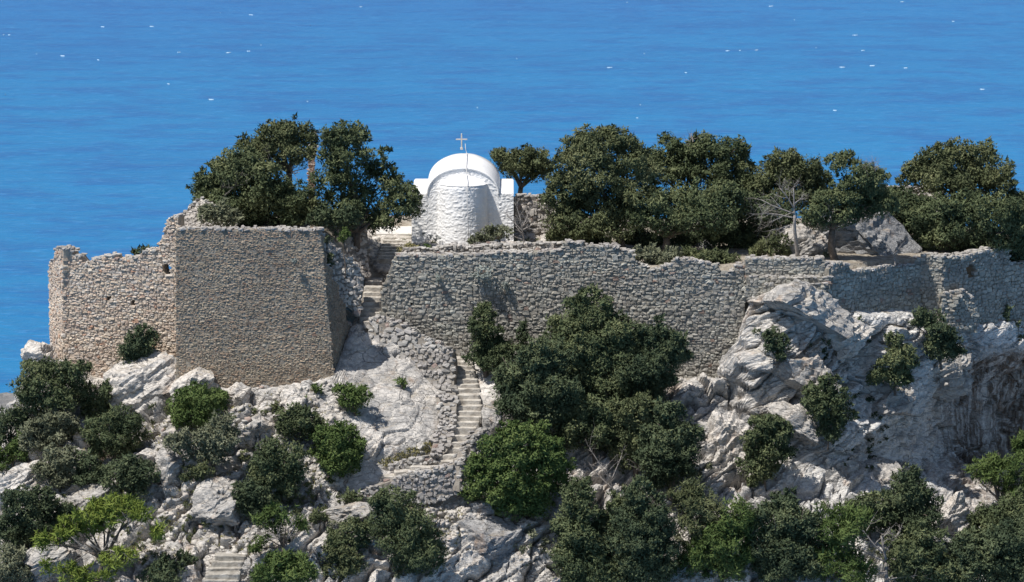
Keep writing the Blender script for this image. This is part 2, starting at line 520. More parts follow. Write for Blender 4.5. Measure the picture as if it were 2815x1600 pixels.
# smoother slab below the rubble ramp, rougher cliffs on the right
slab = np.exp(-(((pp[:, 0] - 1070) / 205) ** 6 + ((pp[:, 1] - 1085) / 165) ** 6))
stair = np.exp(-(((pp[:, 0] - 1270) / 95) ** 4 + ((pp[:, 1] - 1130) / 190) ** 4))
path = np.exp(-(((pp[:, 0] - 1110) / 225) ** 6 + ((pp[:, 1] - 1325) / 80) ** 6))
topm = np.clip((np.tile(vr, len(gx)) - .9) / .45, .12, 1)
topm = np.maximum(topm, np.clip((165 - pp[:, 0]) / 40, 0, 1))
amp = topm * (1 - .88 * slab) * (1 - .95 * np.clip(stair + path, 0, 1))
amp = amp * (1 - .42 * np.clip((pp[:, 0] - 2290) / 160, 0, 1))          # broader, smoother faces on the sheer cliff
dsp = rockdisp(P, 1.0, 3)
P = P + N3 * ((dsp * amp)[:, None])
big = fbm(P * .16, 3, 77)
P = P + N3 * ((big * .7 * amp)[:, None])
P = P - N3 * ((.12 * np.clip(stair, 0, 1) + .42 * np.clip(path, 0, 1))[:, None])
nxg, nyg = len(gx), len(vr)
ii, jj = np.meshgrid(np.arange(nxg - 1), np.arange(nyg - 1), indexing='ij')
a = (ii * nyg + jj).ravel(); Fq = np.stack([a, a + nyg, a + nyg + 1, a + 1], 1)
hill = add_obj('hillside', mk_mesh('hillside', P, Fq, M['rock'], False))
tag(hill, 'pale limestone hillside and cliffs below the castle', kind='structure')
BV = BVHTree.FromPolygons([Vector(v) for v in P], Fq.tolist())

# ------------------------------------------------------------------ plateau inside the walls


def plateau_z(X, Y):
    X = np.asarray(X, float); Y = np.asarray(Y, float)
    z = np.interp(X, [-45, -30, -22, -19.3, -17.5, -10.2, -8.9, -5.6, -4.6, 0, 8, 13, 20, 28, 45],
                  [-40, -20, -7, -2.5, 3.15, 3.15, 1.7, 1.5, 1.5, 1.5, 1.25, 1.35, 1.2, .6, -6])
    z = z + np.clip(Y - 3, 0, 20) * .03
    gap = np.interp(X, [-9.2, -8.2, -6.6, -5.2], [0, 1, 1, 0])
    zg = np.interp(Y, [-2, -.5, 1.6, 4.6, 5.2, 8.2, 12], [-2.4, -1.9, -.45, -.2, .45, 1.75, 1.85])
    z = z * (1 - gap) + np.minimum(z, zg) * gap
    z = z - np.clip(Y - 6, 0, 40) * .22 * np.clip((-8.5 - X) / 2, 0, 1)
    return z - np.clip(Y - 16, 0, 99) ** 1.5 * .10


xs = np.linspace(-45, 45, 240); ys = np.concatenate([np.linspace(.5, 16, 70, endpoint=False), np.linspace(16, 45, 20)])
Xg, Yg = np.meshgrid(xs, ys, indexing='ij')
# the front edge follows the line of the walls
front = np.interp(xs, [-45, -25, -18.2, -17.6, -11.2, -10.3, -8.4, -7.8, 12.5, 17, 22, 27, 45], [1.0, 1.0, -1, -3.5, -3.5, 1.4, 1.4, .5, .5, .4, 4.3, 7.6, 20])
Yg = np.maximum(Yg, 0) + front[:, None] - .5
Zg = plateau_z(Xg, Yg)
Xg = np.concatenate([Xg[:, :1], Xg], 1); Yg = np.concatenate([Yg[:, :1], Yg], 1); Zg = np.concatenate([Zg[:, :1] - 5.0, Zg], 1)
Pp = np.stack([Xg, Yg, Zg], 2).reshape(-1, 3)
Pp[:, 2] += .12 * fbm(Pp * .9, 4, 5) + .05 * fbm(Pp * 4, 3, 9)
n1, n2 = Xg.shape
ii, jj = np.meshgrid(np.arange(n1 - 1), np.arange(n2 - 1), indexing='ij')
a = (ii * n2 + jj).ravel(); Fp = np.stack([a, a + n2, a + n2 + 1, a + 1], 1)
plat = add_obj('castle_ground', mk_mesh('castle_ground', Pp, Fp, M['earth'], True))
tag(plat, 'stony earth on the castle plateau behind the walls', kind='structure')
BP = BVHTree.FromPolygons([Vector(v) for v in Pp], Fp.tolist())


def hit(px, py):
    d = Vector(ray(px, py)).normalized()
    r = [t.ray_cast(Vector(CAM), d) for t in (BV, BP)]
    r = [q for q in r if q[0] is not None]
    if not r: return None, None
    q = min(r, key=lambda q: q[3])
    return np.array(q[0]), np.array(q[1])


def hill_down(p):
    q = BV.ray_cast(Vector((p[0], p[1], p[2] + 40)), Vector((0, 0, -1)))
    return np.array(q[0]) if q[0] is not None else np.array(p)


# headland far behind on the left
def headland():
    base = np.array([at(-60, 1060, 420.)[0] - 25, 420., ZSEA])
    n = 150
    top = at(20, 1030, 540.)[2] - ZSEA
    U, W_ = np.meshgrid(np.linspace(0, 1, n), np.linspace(0, 1, n), indexing='ij')
    x = (U - .5) * 300 - 80; y = W_ * 260
    e = 1 / (1 + np.exp((x - 42) / 6.0))
    z = top * (.9 + .10 * np.sin(x * .02 + 1.7)) * e * (1 - np.abs(W_ - .45) * 1.1)
    v = np.stack([x, y, z], 2).reshape(-1, 3)
    q = v * .05
    v = v + np.stack([6 * fbm(q, 5, 1), 6 * fbm(q, 5, 2), (7 * fbm(q, 5, 3) - 5 * np.abs(fbm(q * 1.7, 4, 6))) * (v[:, 2] > 5)], 1)
    ii, jj = np.meshgrid(np.arange(n - 1), np.arange(n - 1), indexing='ij')
    a = (ii * n + jj).ravel(); F = np.stack([a, a + n, a + n + 1, a + 1], 1)
    o = add_obj('headland', mk_mesh('headland', v, F, M['far'], False), base)
    tag(o, 'distant grey rocky headland above the sea at the left edge', kind='structure')


headland()

# ------------------------------------------------------------------ stones


def make_variant(seed):
    r = np.random.default_rng(seed)
    bm = bmesh.new(); bmesh.ops.create_cube(bm, size=2)
    bmesh.ops.subdivide_edges(bm, edges=bm.edges[:], cuts=1, use_grid_fill=True)
    bmesh.ops.triangulate(bm, faces=bm.faces[:])
    V = np.array([v.co[:] for v in bm.verts]); F = np.array([[q.index for q in f.verts] for f in bm.faces])
    bm.free()
    L = np.linalg.norm(V, axis=1, keepdims=True)
    V = V / L * (L ** .66)                       # rounded block
    V /= np.abs(V).max(0)
    V += r.normal(0, .12, V.shape)
    sh = r.normal(0, .12, (2,))
    V[:, 0] += V[:, 2] * sh[0]; V[:, 2] += V[:, 0] * sh[1] * .6
    return V, F


NVAR = 14
VAR = [make_variant(100 + i) for i in range(NVAR)]
VAR_ME = {}


def var_mesh(i, mk):
    if (i, mk) not in VAR_ME:
        V, F = VAR[i]
        VAR_ME[(i, mk)] = mk_mesh('stone', V, F, M[mk], False)
    return VAR_ME[(i, mk)]


def put_stones(parent, base, stones, mk, limit=300, name='stone'):
    """stones: list of (centre, 3x3 basis columns, half sizes). Largest in view become parts, the rest one part."""
    if not stones: return
    def area(s):
        return -(s[2][0] * s[2][2])
    stones = sorted(stones, key=area)
    for st in stones[:limit]:
        c, B, h = st[:3]
        i = int(rng.integers(NVAR))
        o = add_obj(name, var_mesh(i, st[3] if len(st) > 3 else mk), parent=parent)
        Mx = np.eye(4); Mx[:3, :3] = B * np.asarray(h)[None, :]; Mx[:3, 3] = c - base
        o.matrix_local = Matrix(Mx.tolist())
    groups = {}
    for st in stones[limit:]: groups.setdefault(st[3] if len(st) > 3 else mk, []).append(st)
    for gk, rest in groups.items():
        Vs, Fs, n = [], [], 0
        for st in rest:
            c, B, h = st[:3]
            V, F = VAR[int(rng.integers(NVAR))]
            Vs.append((V * np.asarray(h)) @ B.T + (c - base)); Fs.append(F + n); n += len(V)
        o = add_obj('small_stones', mk_mesh('small_stones', np.concatenate(Vs), np.concatenate(Fs), M[gk], False), parent=parent)
        tag(o, kind='stuff')


def in_poly(x, y, poly):
    c = False; n = len(poly); j = n - 1
    for i in range(n):
        xi, yi = poly[i]; xj, yj = poly[j]
        if (yi > y) != (yj > y) and x < (xj - xi) * (y - yi) / (yj - yi) + xi: c = not c
        j = i
    return c


def rotz(B, ang, ax):
    return np.array(Matrix.Rotation(ang, 3, Vector(ax))) @ B


class Face:
    """A masonry face on a plane through two plan points, leaning back by an angle, outlined in photo pixels."""
    def __init__(s, A, B, poly, lean=0, zref=None):
        pa = at(A[0], poly[0][1] if zref is None else zref, A[1]); pb = at(B[0], poly[0][1] if zref is None else zref, B[1])
        s.o = pa.copy()
        e = pb - pa; e[2] = 0; s.e = e / np.linalg.norm(e)
        nh = np.array([s.e[1], -s.e[0], 0])            # outwards, towards the camera
        if nh[1] > 0: nh = -nh
        l = math.radians(lean)
        s.u = np.array([0, 0, 1]) * math.cos(l) - nh * math.sin(l)
        s.n = np.cross(s.e, s.u); s.n /= np.linalg.norm(s.n)
        if s.n[1] > 0: s.n = -s.n
        s.poly = [s.st(*q) for q in poly]

    def st(s, px, py):
        d = ray(px, py)
        t = ((s.o - CAM) @ s.n) / (d @ s.n)
        p = CAM + d * t - s.o
        return (p @ s.e, p @ s.u)

    def p3(s, a, b, off=0.0):
        return s.o + s.e * a + s.u * b + s.n * off


def masonry(name, label, cat, faces, mk, mkm, hs=(.13, .20), aspect=(1.1, 2.1), thick=.8, proud=.05, recess=.03, holes=(), group=None, cap=True, limit=300, messy=.06, deep=None, jitter=.0, root=None, mkc='rubble', plain=()):
    """faces: list of (Face args). Builds core prisms plus individual stones."""
    fs = [Face(*f) if isinstance(f, tuple) else f for f in faces]
    allp = [f.p3(*q) for f in fs for q in f.poly]
    base = np.mean(allp, 0); base[2] = min(p[2] for p in allp)
    if root is None:
        root = empty(name, base); tag(root, label, cat, group)
    else:
        base = np.array(root.location)
    stones = []
    for fi, f in enumerate(fs):
        hl = [[f.st(*q) for q in h] for (k, h) in holes if k == fi]
        th = thick[fi] if isinstance(thick, (list, tuple)) else thick
        S_ = [q[0] for q in f.poly]; T_ = [q[1] for q in f.poly]
        # core
        cs, ct = np.mean(S_), np.mean(T_)
        outer = [Vector((a, b, 0)) for a, b in f.poly]
        loops = [outer] + [[Vector((a, b, 0)) for a, b in h] for h in hl]
        tri = tessellate_polygon(loops)
        flat = [q for lp in loops for q in lp]
        nb = len(flat)
        vv = [f.p3(q.x, q.y, -recess) - base for q in flat] + [f.p3(q.x, q.y, 0) - np.array([f.n[0], f.n[1], 0]) * th - base for q in flat]
        faces_ = [tuple(t) for t in tri] + [tuple(nb + k for k in reversed(t)) for t in tri]
        k0 = 0
        for lp in loops:
            m = len(lp)
            for k in range(m):
                a0, b0 = k0 + k, k0 + (k + 1) % m
                faces_.append((a0, b0, nb + b0)); faces_.append((a0, nb + b0, nb + a0))
            k0 += m
        me = mk_mesh('core', np.array(vv), np.array(faces_), M[mkm])
        bm = bmesh.new(); bm.from_mesh(me); bmesh.ops.recalc_face_normals(bm, faces=bm.faces[:]); bm.to_mesh(me); bm.free()
        add_obj('core', me, parent=root)
        if fi in plain: continue
        # courses
        t = min(T_)
        ph = rng.uniform(0, 6, 3)
        while t < max(T_):
            h = rng.uniform(*hs)
            s_ = min(S_) - rng.random() * .3
            while s_ < max(S_) + .1:
                w = h * rng.uniform(*aspect)
                if rng.random() < .12: w *= 1.5
                if rng.random() < .16: w *= .55
                hh = h * (rng.uniform(1.2, 1.6) if rng.random() < .10 else rng.uniform(.72, 1.1))
                c0 = s_ + w / 2
                c1 = t + h / 2 + rng.normal(0, (messy + .08) * h) + .035 * math.sin(c0 * 1.3 + ph[0] + t * .7) + .03 * math.sin(c0 * .47 + ph[1])
                if in_poly(c0, c1, f.poly) and not any(in_poly(c0, c1, q) for q in hl):
                    dp = rng.uniform(.10, .16)
                    B = np.stack([f.e, f.n, f.u], 1)
                    B = rotz(B, rng.normal(0, .09 + jitter), f.n)
                    B = rotz(B, rng.normal(0, .06 + jitter * .6), f.u)
                    stones.append((f.p3(c0, c1, -dp + rng.uniform(-.1, 1.2) * proud), B,
                                   (w * .5 * rng.uniform(.88, 1.04), dp, hh * .5)))
                s_ += w
            t += h * .95
        # loose cap stones along the upper outline
        if cap:
            m = len(f.poly)
            for k in range(m):
                (a0, b0), (a1, b1) = f.poly[k], f.poly[(k + 1) % m]
                mid = ((a0 + a1) / 2, (b0 + b1) / 2)
                if a1 == a0 or abs(b1 - b0) > 1.2 * abs(a1 - a0): continue
                if in_poly(mid[0], mid[1] - .25, f.poly) and not in_poly(mid[0], mid[1] + .1, f.poly):
                    ln = math.hypot(a1 - a0, b1 - b0); dep = .1
                    while dep < min(th, 2.2):
                        q = rng.random() * .2
                        while q < ln:
                            w = rng.uniform(.12, .38); hh = rng.uniform(.03, .10)
                            if rng.random() < .2:
                                q += w; continue
                            u = min(1, (q + w / 2) / ln)
                            c = f.p3(a0 + (a1 - a0) * u, b0 + (b1 - b0) * u + rng.uniform(-.03, .06), 0) - np.array([f.n[0], f.n[1], 0]) * (dep + rng.normal(0, .04))
                            B = rotz(np.stack([f.e, -f.n, np.cross(f.e, -f.n)], 1), rng.uniform(-.4, .4), (0, 0, 1))
                            stones.append((c, B, (w * .5, rng.uniform(.10, .2), hh), mkc))
                            q += w * rng.uniform(.9, 1.25)
                        dep += rng.uniform(.25, .38)
    put_stones(root, base, stones, mk, limit)
    return root


# --- left curtain wall (turned towards the sun) and its end pier
LW = [(172, 683), (185, 682), (197, 693), (199, 706), (216, 706), (225, 718), (233, 727), (237, 740), (243, 738), (246, 717), (275, 712), (285, 705), (313, 706),
      (323, 713), (357, 713), (385, 710), (388, 698), (409, 688), (434, 690), (438, 665), (450, 645), (455, 620), (462, 600), (489, 597), (492, 700), (490, 1000), (400, 1040), (330, 1065), (250, 1075), (172, 1030)]
masonry('curtain_wall', 'warm beige ruined curtain wall with square holes, left of the large grey tower', 'wall',
        [((172, -.8), (490, -2.7), LW, 0, 850),
         ((134, 2.4), (173, -.8), [(134, 726), (141, 722), (149, 712), (150, 685), (160, 683), (173, 684), (173, 1030), (150, 1000), (136, 955)], 0, 850)],
        'warm', 'warm_m', (.10, .165), (1.1, 2.2), [.9, .6],
        holes=[(0, [(292, 813), (305, 813), (305, 827), (292, 827)]), (0, [(359, 822), (372, 822), (371, 842), (360, 840)]),
               (0, [(446, 727), (470, 726), (471, 740), (466, 757), (455, 755), (447, 745)])], messy=.1)
masonry('sloping_fill', 'pale rubble slope running up behind the grey tower to the junipers', 'rubble',
        [((480, .5), (640, 1.2), [(488, 632), (491, 602), (516, 582), (538, 560), (556, 548), (600, 575), (650, 600), (650, 636)], 40)], 'pale', 'rubble_m', (.10, .17), (1.1, 1.9), .6, .05, jitter=.12)
# --- the large tower
masonry('stone_tower', 'large square grey-brown tower block with flat top and broken right corner', 'tower',
        [((485, -4.7), (918, -4.7), [(484, 632), (560, 631), (640, 633), (700, 632), (790, 633), (880, 635), (885, 690), (893, 760), (898, 830), (908, 920), (914, 1000), (922, 1045), (800, 1085), (640, 1095), (484, 1070)], 1.5, 800),
         ((893, -4.55), (965, .4), [(882, 640), (892, 652), (888, 690), (900, 700), (898, 728), (916, 742), (912, 765), (934, 784), (930, 812), (950, 836), (952, 880), (968, 900), (966, 965), (950, 1000), (926, 1040), (912, 940), (896, 800)], 6, 800),
         ((486, -4.3), (905, -4.3), [(486, 690), (882, 690), (886, 760), (906, 1000), (800, 1060), (486, 1050)], 1.5, 800)],
        'tower', 'tower_m', (.08, .13), (1.1, 2.4), [.9, .8, 4.2], proud=.028, recess=.012, plain=(2,))
# --- rubble between tower and stair
masonry('rubble_slope', 'pale ruined rubble slope between the grey tower and the upper stair', 'rubble',
        [((866, -1.6), (1008, .0), [(866, 648), (884, 652), (905, 668), (935, 690), (965, 716), (988, 742), (1002, 762), (999, 800), (990, 872), (940, 830), (866, 770)], 10, 800),
         ((866, 2.6), (1012, 4.6), [(866, 640), (882, 628), (905, 622), (930, 618), (960, 609), (985, 600), (1000, 612), (1010, 640), (1018, 690), (1012, 760), (866, 740)], 30, 700)],
        'pale', 'rubble_m', (.15, .28), (1.0, 1.7), [.6, .5], .11, messy=.25, jitter=.25, mkc='pale')
# --- the main wall
MW = [(1047, 875), (1048, 820), (1052, 790), (1066, 760), (1074, 735), (1083, 712), (1098, 703), (1200, 704), (1300, 703), (1373, 695), (1450, 696), (1543, 690), (1549, 669), (1601, 668),
      (1606, 677), (1697, 679), (1704, 690), (1740, 694), (1747, 713), (1753, 728), (1777, 738), (1790, 747), (1821, 735), (1849, 729), (1852, 714), (1889, 713),
      (1929, 722), (1975, 732), (1978, 750), (2005, 752), (2015, 741), (2024, 732), (2050, 730), (2052, 800), (2042, 900), (2046, 960), (2040, 1068), (1900, 1075), (1700, 1060), (1400, 1000), (1240, 990), (1150, 950), (1080, 910)]
masonry('main_wall', 'long grey rubble fortress wall with jagged top below the white chapel', 'wall', [((1047, 0), (2048, 0), MW, 1, 800)],
        'wall', 'wall_m', (.125, .22), (1.0, 2.0), .9, .05, recess=.035, messy=.12, holes=[(0, [(1124, 832), (1131, 828), (1135, 836), (1130, 842)])])
masonry('upper_wall', 'low pale tumbled wall between the main wall and the white chapel', 'wall',
        [((1100, 1.5), (1545, 1.7), [(1098, 712), (1104, 690), (1150, 682), (1200, 686), (1250, 674), (1290, 682), (1330, 676), (1430, 674), (1545, 668), (1545, 705)], 0)],
        'pale', 'rubble_m', (.14, .24), (1.0, 1.9), .7, .1, messy=.25, jitter=.15)
# --- bastion right of the main wall
masonry('bastion_wall', 'stepped sunlit bastion wall with pale ledges right of the main wall', 'wall',
        [((2046, -.15), (2285, -.15), [(2049, 718), (2060, 713), (2150, 711), (2262, 712), (2280, 730), (2286, 770), (2286, 860), (2050, 815)], 0, 800),
         ((2046, -.5), (2285, -.5), [(2052, 762), (2150, 764), (2282, 762), (2282, 866), (2052, 826)], 2, 800),
         ((2046, -.8), (2285, -.8), [(2095, 782), (2180, 786), (2268, 780), (2270, 872), (2095, 838)], 2, 800)],
        'wall', 'wall_m', (.12, .20), (1.1, 2.2), [.9, .5, .4], .04)
masonry('shaded_wall', 'bluish shaded rubble wall turning away right of the stepped bastion', 'wall',
        [((2282, -.4), (2545, 4.4), [(2280, 740), (2300, 724), (2332, 727), (2342, 747), (2390, 742), (2440, 733), (2512, 729), (2520, 712), (2545, 714), (2548, 890), (2280, 880)], 1, 800)],
        'wall', 'wall_m', (.15, .25), (1.0, 1.9), .9, .06, messy=.15)
masonry('corner_tower', 'ruined corner tower with curved top edge at the right end of the walls', 'tower',
        [((2530, 4.1), (2592, 3.8), [(2530, 699), (2560, 705), (2592, 708), (2594, 810), (2640, 815), (2600, 905), (2552, 900), (2534, 820)], 1, 800),
         ((2590, 3.8), (2775, 7.0), [(2591, 708), (2640, 706), (2700, 692), (2750, 684), (2775, 683), (2778, 920), (2591, 915)], 1, 800),
         ((2570, 3.4), (2690, 4.4), [(2592, 805), (2650, 800), (2672, 822), (2690, 860), (2686, 915), (2580, 910)], 3, 800)],
        'wall', 'wall_m', (.14, .23), (1.0, 1.9), [.9, .9, .8], .06, messy=.12,
        holes=[(1, [(2655, 740), (2668, 722), (2684, 735), (2680, 760), (2664, 765)])])
masonry('end_wall', 'low ruined wall continuing past the corner tower to the right edge', 'wall',
        [((2768, 6.9), (2960, 10.2), [(2768, 732), (2785, 727), (2815, 720), (2900, 722), (2960, 716), (2960, 910), (2768, 910)], 1, 800)], 'wall', 'wall_m', (.15, .25), (1.0, 1.9), .9, .06)
# --- ruins on the plateau
masonry('ruined_wall', 'pale ruined rubble wall beside the right side of the white chapel', 'wall',
        [((1414, 9), (1560, 9.4), [(1414, 548), (1430, 539), (1460, 542), (1492, 538), (1530, 560), (1550, 600), (1560, 690), (1414, 690)], 2)], 'pale', 'rubble_m', (.16, .26), (1.0, 1.9), .8, .09, messy=.2, jitter=.12)
masonry('far_ruin', 'pale ruined wall far behind the trees beside the rightmost juniper', 'wall',
        [((2400, 15), (2590, 15), [(2400, 524), (2440, 517), (2500, 519), (2545, 516), (2590, 524), (2590, 620), (2400, 620)], 0)], 'pale', 'rubble_m', (.16, .26), (1.0, 1.9), .8, .09)
masonry('brick_pier', 'slender ruined red brick pier standing between the two left junipers', 'pier',
        [((845, 13), (869, 13), [(846, 402), (852, 398), (868, 406), (868, 425), (864, 445), (864, 600), (848, 600), (848, 430)], 0)], 'brick', 'warm_m', (.07, .10), (1.8, 3), .5, .03)
# --- rubble retaining walls around the stair
masonry('retaining_wall', 'bulging grey rubble retaining wall below the upper stair', 'wall',
        [((1015, -1.0), (1247, -2.4), [(1015, 885), (1022, 873), (1056, 875), (1100, 893), (1132, 909), (1149, 926), (1207, 947), (1241, 971), (1247, 1000), (1248, 1085), (1193, 1065), (1142, 1030), (1070, 990), (1020, 985), (1012, 930)], 14, 930)],
        'rubble', 'rubble_m', (.15, .27), (1.0, 1.6), .7, .10, messy=.3, jitter=.22)
masonry('stair_parapet', 'leaning rubble parapet along the left of the lower stair', 'wall',
        [((1195, -6.0), (1250, -6.0), [(1238, 1076), (1252, 1078), (1256, 1100), (1252, 1160), (1243, 1205), (1228, 1240), (1200, 1262), (1178, 1262), (1192, 1215), (1205, 1150), (1198, 1095)], 52, 1165)],
        'rubble', 'rubble_m', (.15, .28), (1.0, 1.6), .4, .12, messy=.3, jitter=.25)
masonry('path_wall', 'low rubble wall along the upper edge of the turning path', 'wall',
        [((913, -9.0), (1200, -8.1), [(1198, 1250), (1197, 1276), (1110, 1295), (1050, 1312), (1010, 1338), (930, 1362), (913, 1350), (930, 1338), (1000, 1306), (1050, 1288), (1120, 1266)], 8, 1290)],
        'rubble', 'rubble_m', (.13, .22), (1.0, 1.8), .35, .08, messy=.25, jitter=.2)
masonry('curved_wall', 'curving rubble retaining wall under the bend of the path', 'wall',
        [((1000, -10.1), (1268, -9.5), [(985, 1362), (1000, 1349), (1050, 1332), (1130, 1304), (1230, 1284), (1268, 1266), (1268, 1350), (1230, 1372), (1150, 1388), (1010, 1388)], 8, 1330),
         ((1264, -9.5), (1352, -7.8), [(1264, 1268), (1290, 1226), (1312, 1192), (1346, 1180), (1356, 1228), (1334, 1292), (1292, 1335), (1264, 1352)], 14, 1270)],
        'rubble', 'rubble_m', (.14, .25), (1.0, 1.6), [.5, .5], .10, messy=.3, jitter=.22)

# ------------------------------------------------------------------ stairs


def slab_mesh(w, d, h, mk, seed):
    r = np.random.default_rng(seed)
    nx, ny, nz = max(3, int(w / .22)), 3, 2
    bm = bmesh.new(); bmesh.ops.create_cube(bm, size=1)
    bmesh.ops.bevel(bm, geom=bm.edges[:], offset=.06, segments=1, affect='EDGES')
    for k in range(1, nx):
        g = bm.verts[:] + bm.edges[:] + bm.faces[:]
        bmesh.ops.bisect_plane(bm, geom=g, plane_co=(k / nx - .5, 0, 0), plane_no=(1, 0, 0))
    bmesh.ops.triangulate(bm, faces=bm.faces[:])
    V = np.array([v.co[:] for v in bm.verts]); F = np.array([[q.index for q in f.verts] for f in bm.faces]); bm.free()
    V = V * (w, d, h)
    V += .04 * np.stack([fbm(V * 3 + seed * 7.3, 3, s) for s in (1, 2, 3)], 1)
    return mk_mesh('step', V, F, M[mk], False)


def stairs(name, label, rows, group=None, rise=.3, mk='step', depth=.5):
    """rows: (xL, xR, y, Y) front edges of the treads, top to bottom."""
    cs = [(at(a, y, Y), at(b, y, Y)) for a, b, y, Y in rows]
    base = np.mean([c[0] for c in cs] + [c[1] for c in cs], 0); base[2] = min(c[0][2] for c in cs) - rise
    root = empty(name, base); tag(root, label, 'stairs', group)
    for k, (l, r_) in enumerate(cs):
        w = np.linalg.norm(r_ - l) + .08
        e = r_ - l; ang = math.atan2(e[1], e[0])
        o = add_obj('step', slab_mesh(w, depth, rise, mk, int(rng.integers(999))), parent=root)
        c = (l + r_) / 2
        o.location = (c[0] - base[0], c[1] + depth / 2 - base[1], c[2] - rise / 2 - base[2])
        o.rotation_euler = (rng.normal(0, .015), rng.normal(0, .015), ang + rng.normal(0, .02))
    return root


stairs('stone_staircase', 'sunlit stone stair climbing through the gap between tower and main wall',
       [(1003, 1047, 789, 1.55), (1001, 1048, 804, 1.3), (1000, 1048, 817, 1.0), (998, 1048, 831, .72), (995, 1048, 845, .42), (992, 1048, 859, .14), (990, 1050, 872, -.16), (1000, 1056, 884, -.5)], rise=.42, depth=.6)
stairs('stone_landing', 'flat pale landing at the head of the upper stair', [(1003, 1047, 776, 3.1), (1005, 1046, 766, 4.4)], rise=.35, depth=1.7)
stairs('upper_staircase', 'shaded stone steps left of the white chapel leading up to its terrace',
       [(1036 + k * 3, 1100 + k * 4, 712 - k * 8.5, 5.2 + k * .34) for k in range(8)][::-1], rise=.3, depth=.55)
f1 = [995, 1007, 1019, 1031, 1043, 1057, 1069]
stairs('lower_staircase', 'straight stone stair between the rubble walls beside the small tree',
       [(1246 + k, 1297 + k * 3.4, y, -1.15 - k * .33) for k, y in enumerate(f1)], rise=.36, depth=.6)
stairs('stair_platform', 'pale stone landing at the top of the straight lower stair', [(1243, 1297, 986, -.75)], rise=.4, depth=.9)
f2 = [(1252, 1320, 1101), (1253, 1324, 1116), (1251, 1326, 1132), (1249, 1320, 1146), (1248, 1315, 1161), (1244, 1307, 1177), (1236, 1297, 1198), (1226, 1287, 1217), (1214, 1275, 1234), (1207, 1256, 1251), (1193, 1247, 1268)]
stairs('curving_staircase', 'lowest flight of stone steps bending left towards the path',
       [(1252, 1316, 1086, -3.9)] + [(a, b, y, -4.3 - k * .37) for k, (a, b, y) in enumerate(f2)], rise=.36, depth=.62)
pr = [(1130, 1215, 1284, -8.7), (1085, 1165, 1296, -8.95), (1045, 1125, 1310, -9.2), (1005, 1085, 1326, -9.35), (965, 1045, 1345, -9.5), (925, 1005, 1362, -9.7)]
stairs('stone_path', 'broad shallow stone steps of the path going left below the stair', pr, rise=.45, depth=.85)
bs = []
for k in range(6):
    y = 1528 + k * 17
    p, _ = hit(610 - k * 6, y + 14)
    bs.append((590 - k * 8, 672 - k * 5, y, p[1] - .35 if not bs else min(bs[-1][3] - .28, p[1] - .3)))
stairs('bottom_staircase', 'broad worn stone steps at the bottom edge left of centre', bs, rise=.5, depth=.8, mk='worn')

# white terrace beside the chapel
def sheet(name, label, pts, mk, thick=.12):
    c = np.mean(pts, 0)
    n = len(pts)
    V = [p - c for p in pts] + [p - c - np.array([0, 0, thick]) for p in pts]
    me = bpy.data.meshes.new(name)
    me.from_pydata([tuple(v) for v in V], [], [tuple(range(n)), tuple(range(2 * n - 1, n - 1, -1))] + [(i, n + i, n + (i + 1) % n, (i + 1) % n) for i in range(n)])
    bm = bmesh.new(); bm.from_mesh(me); bmesh.ops.recalc_face_normals(bm, faces=bm.faces[:]); bm.to_mesh(me); bm.free()
    me.materials.append(M[mk])
    o = add_obj(name, me, c)
    return tag(o, label, kind='structure')


sheet('terrace', 'white paved terrace left of the chapel', [at(1035, 643, 8.1), at(1135, 643, 8.1), at(1140, 622, 11.3), at(1030, 622, 11.3)], 'paving', .25)

# ------------------------------------------------------------------ chapel
YC = 6.6


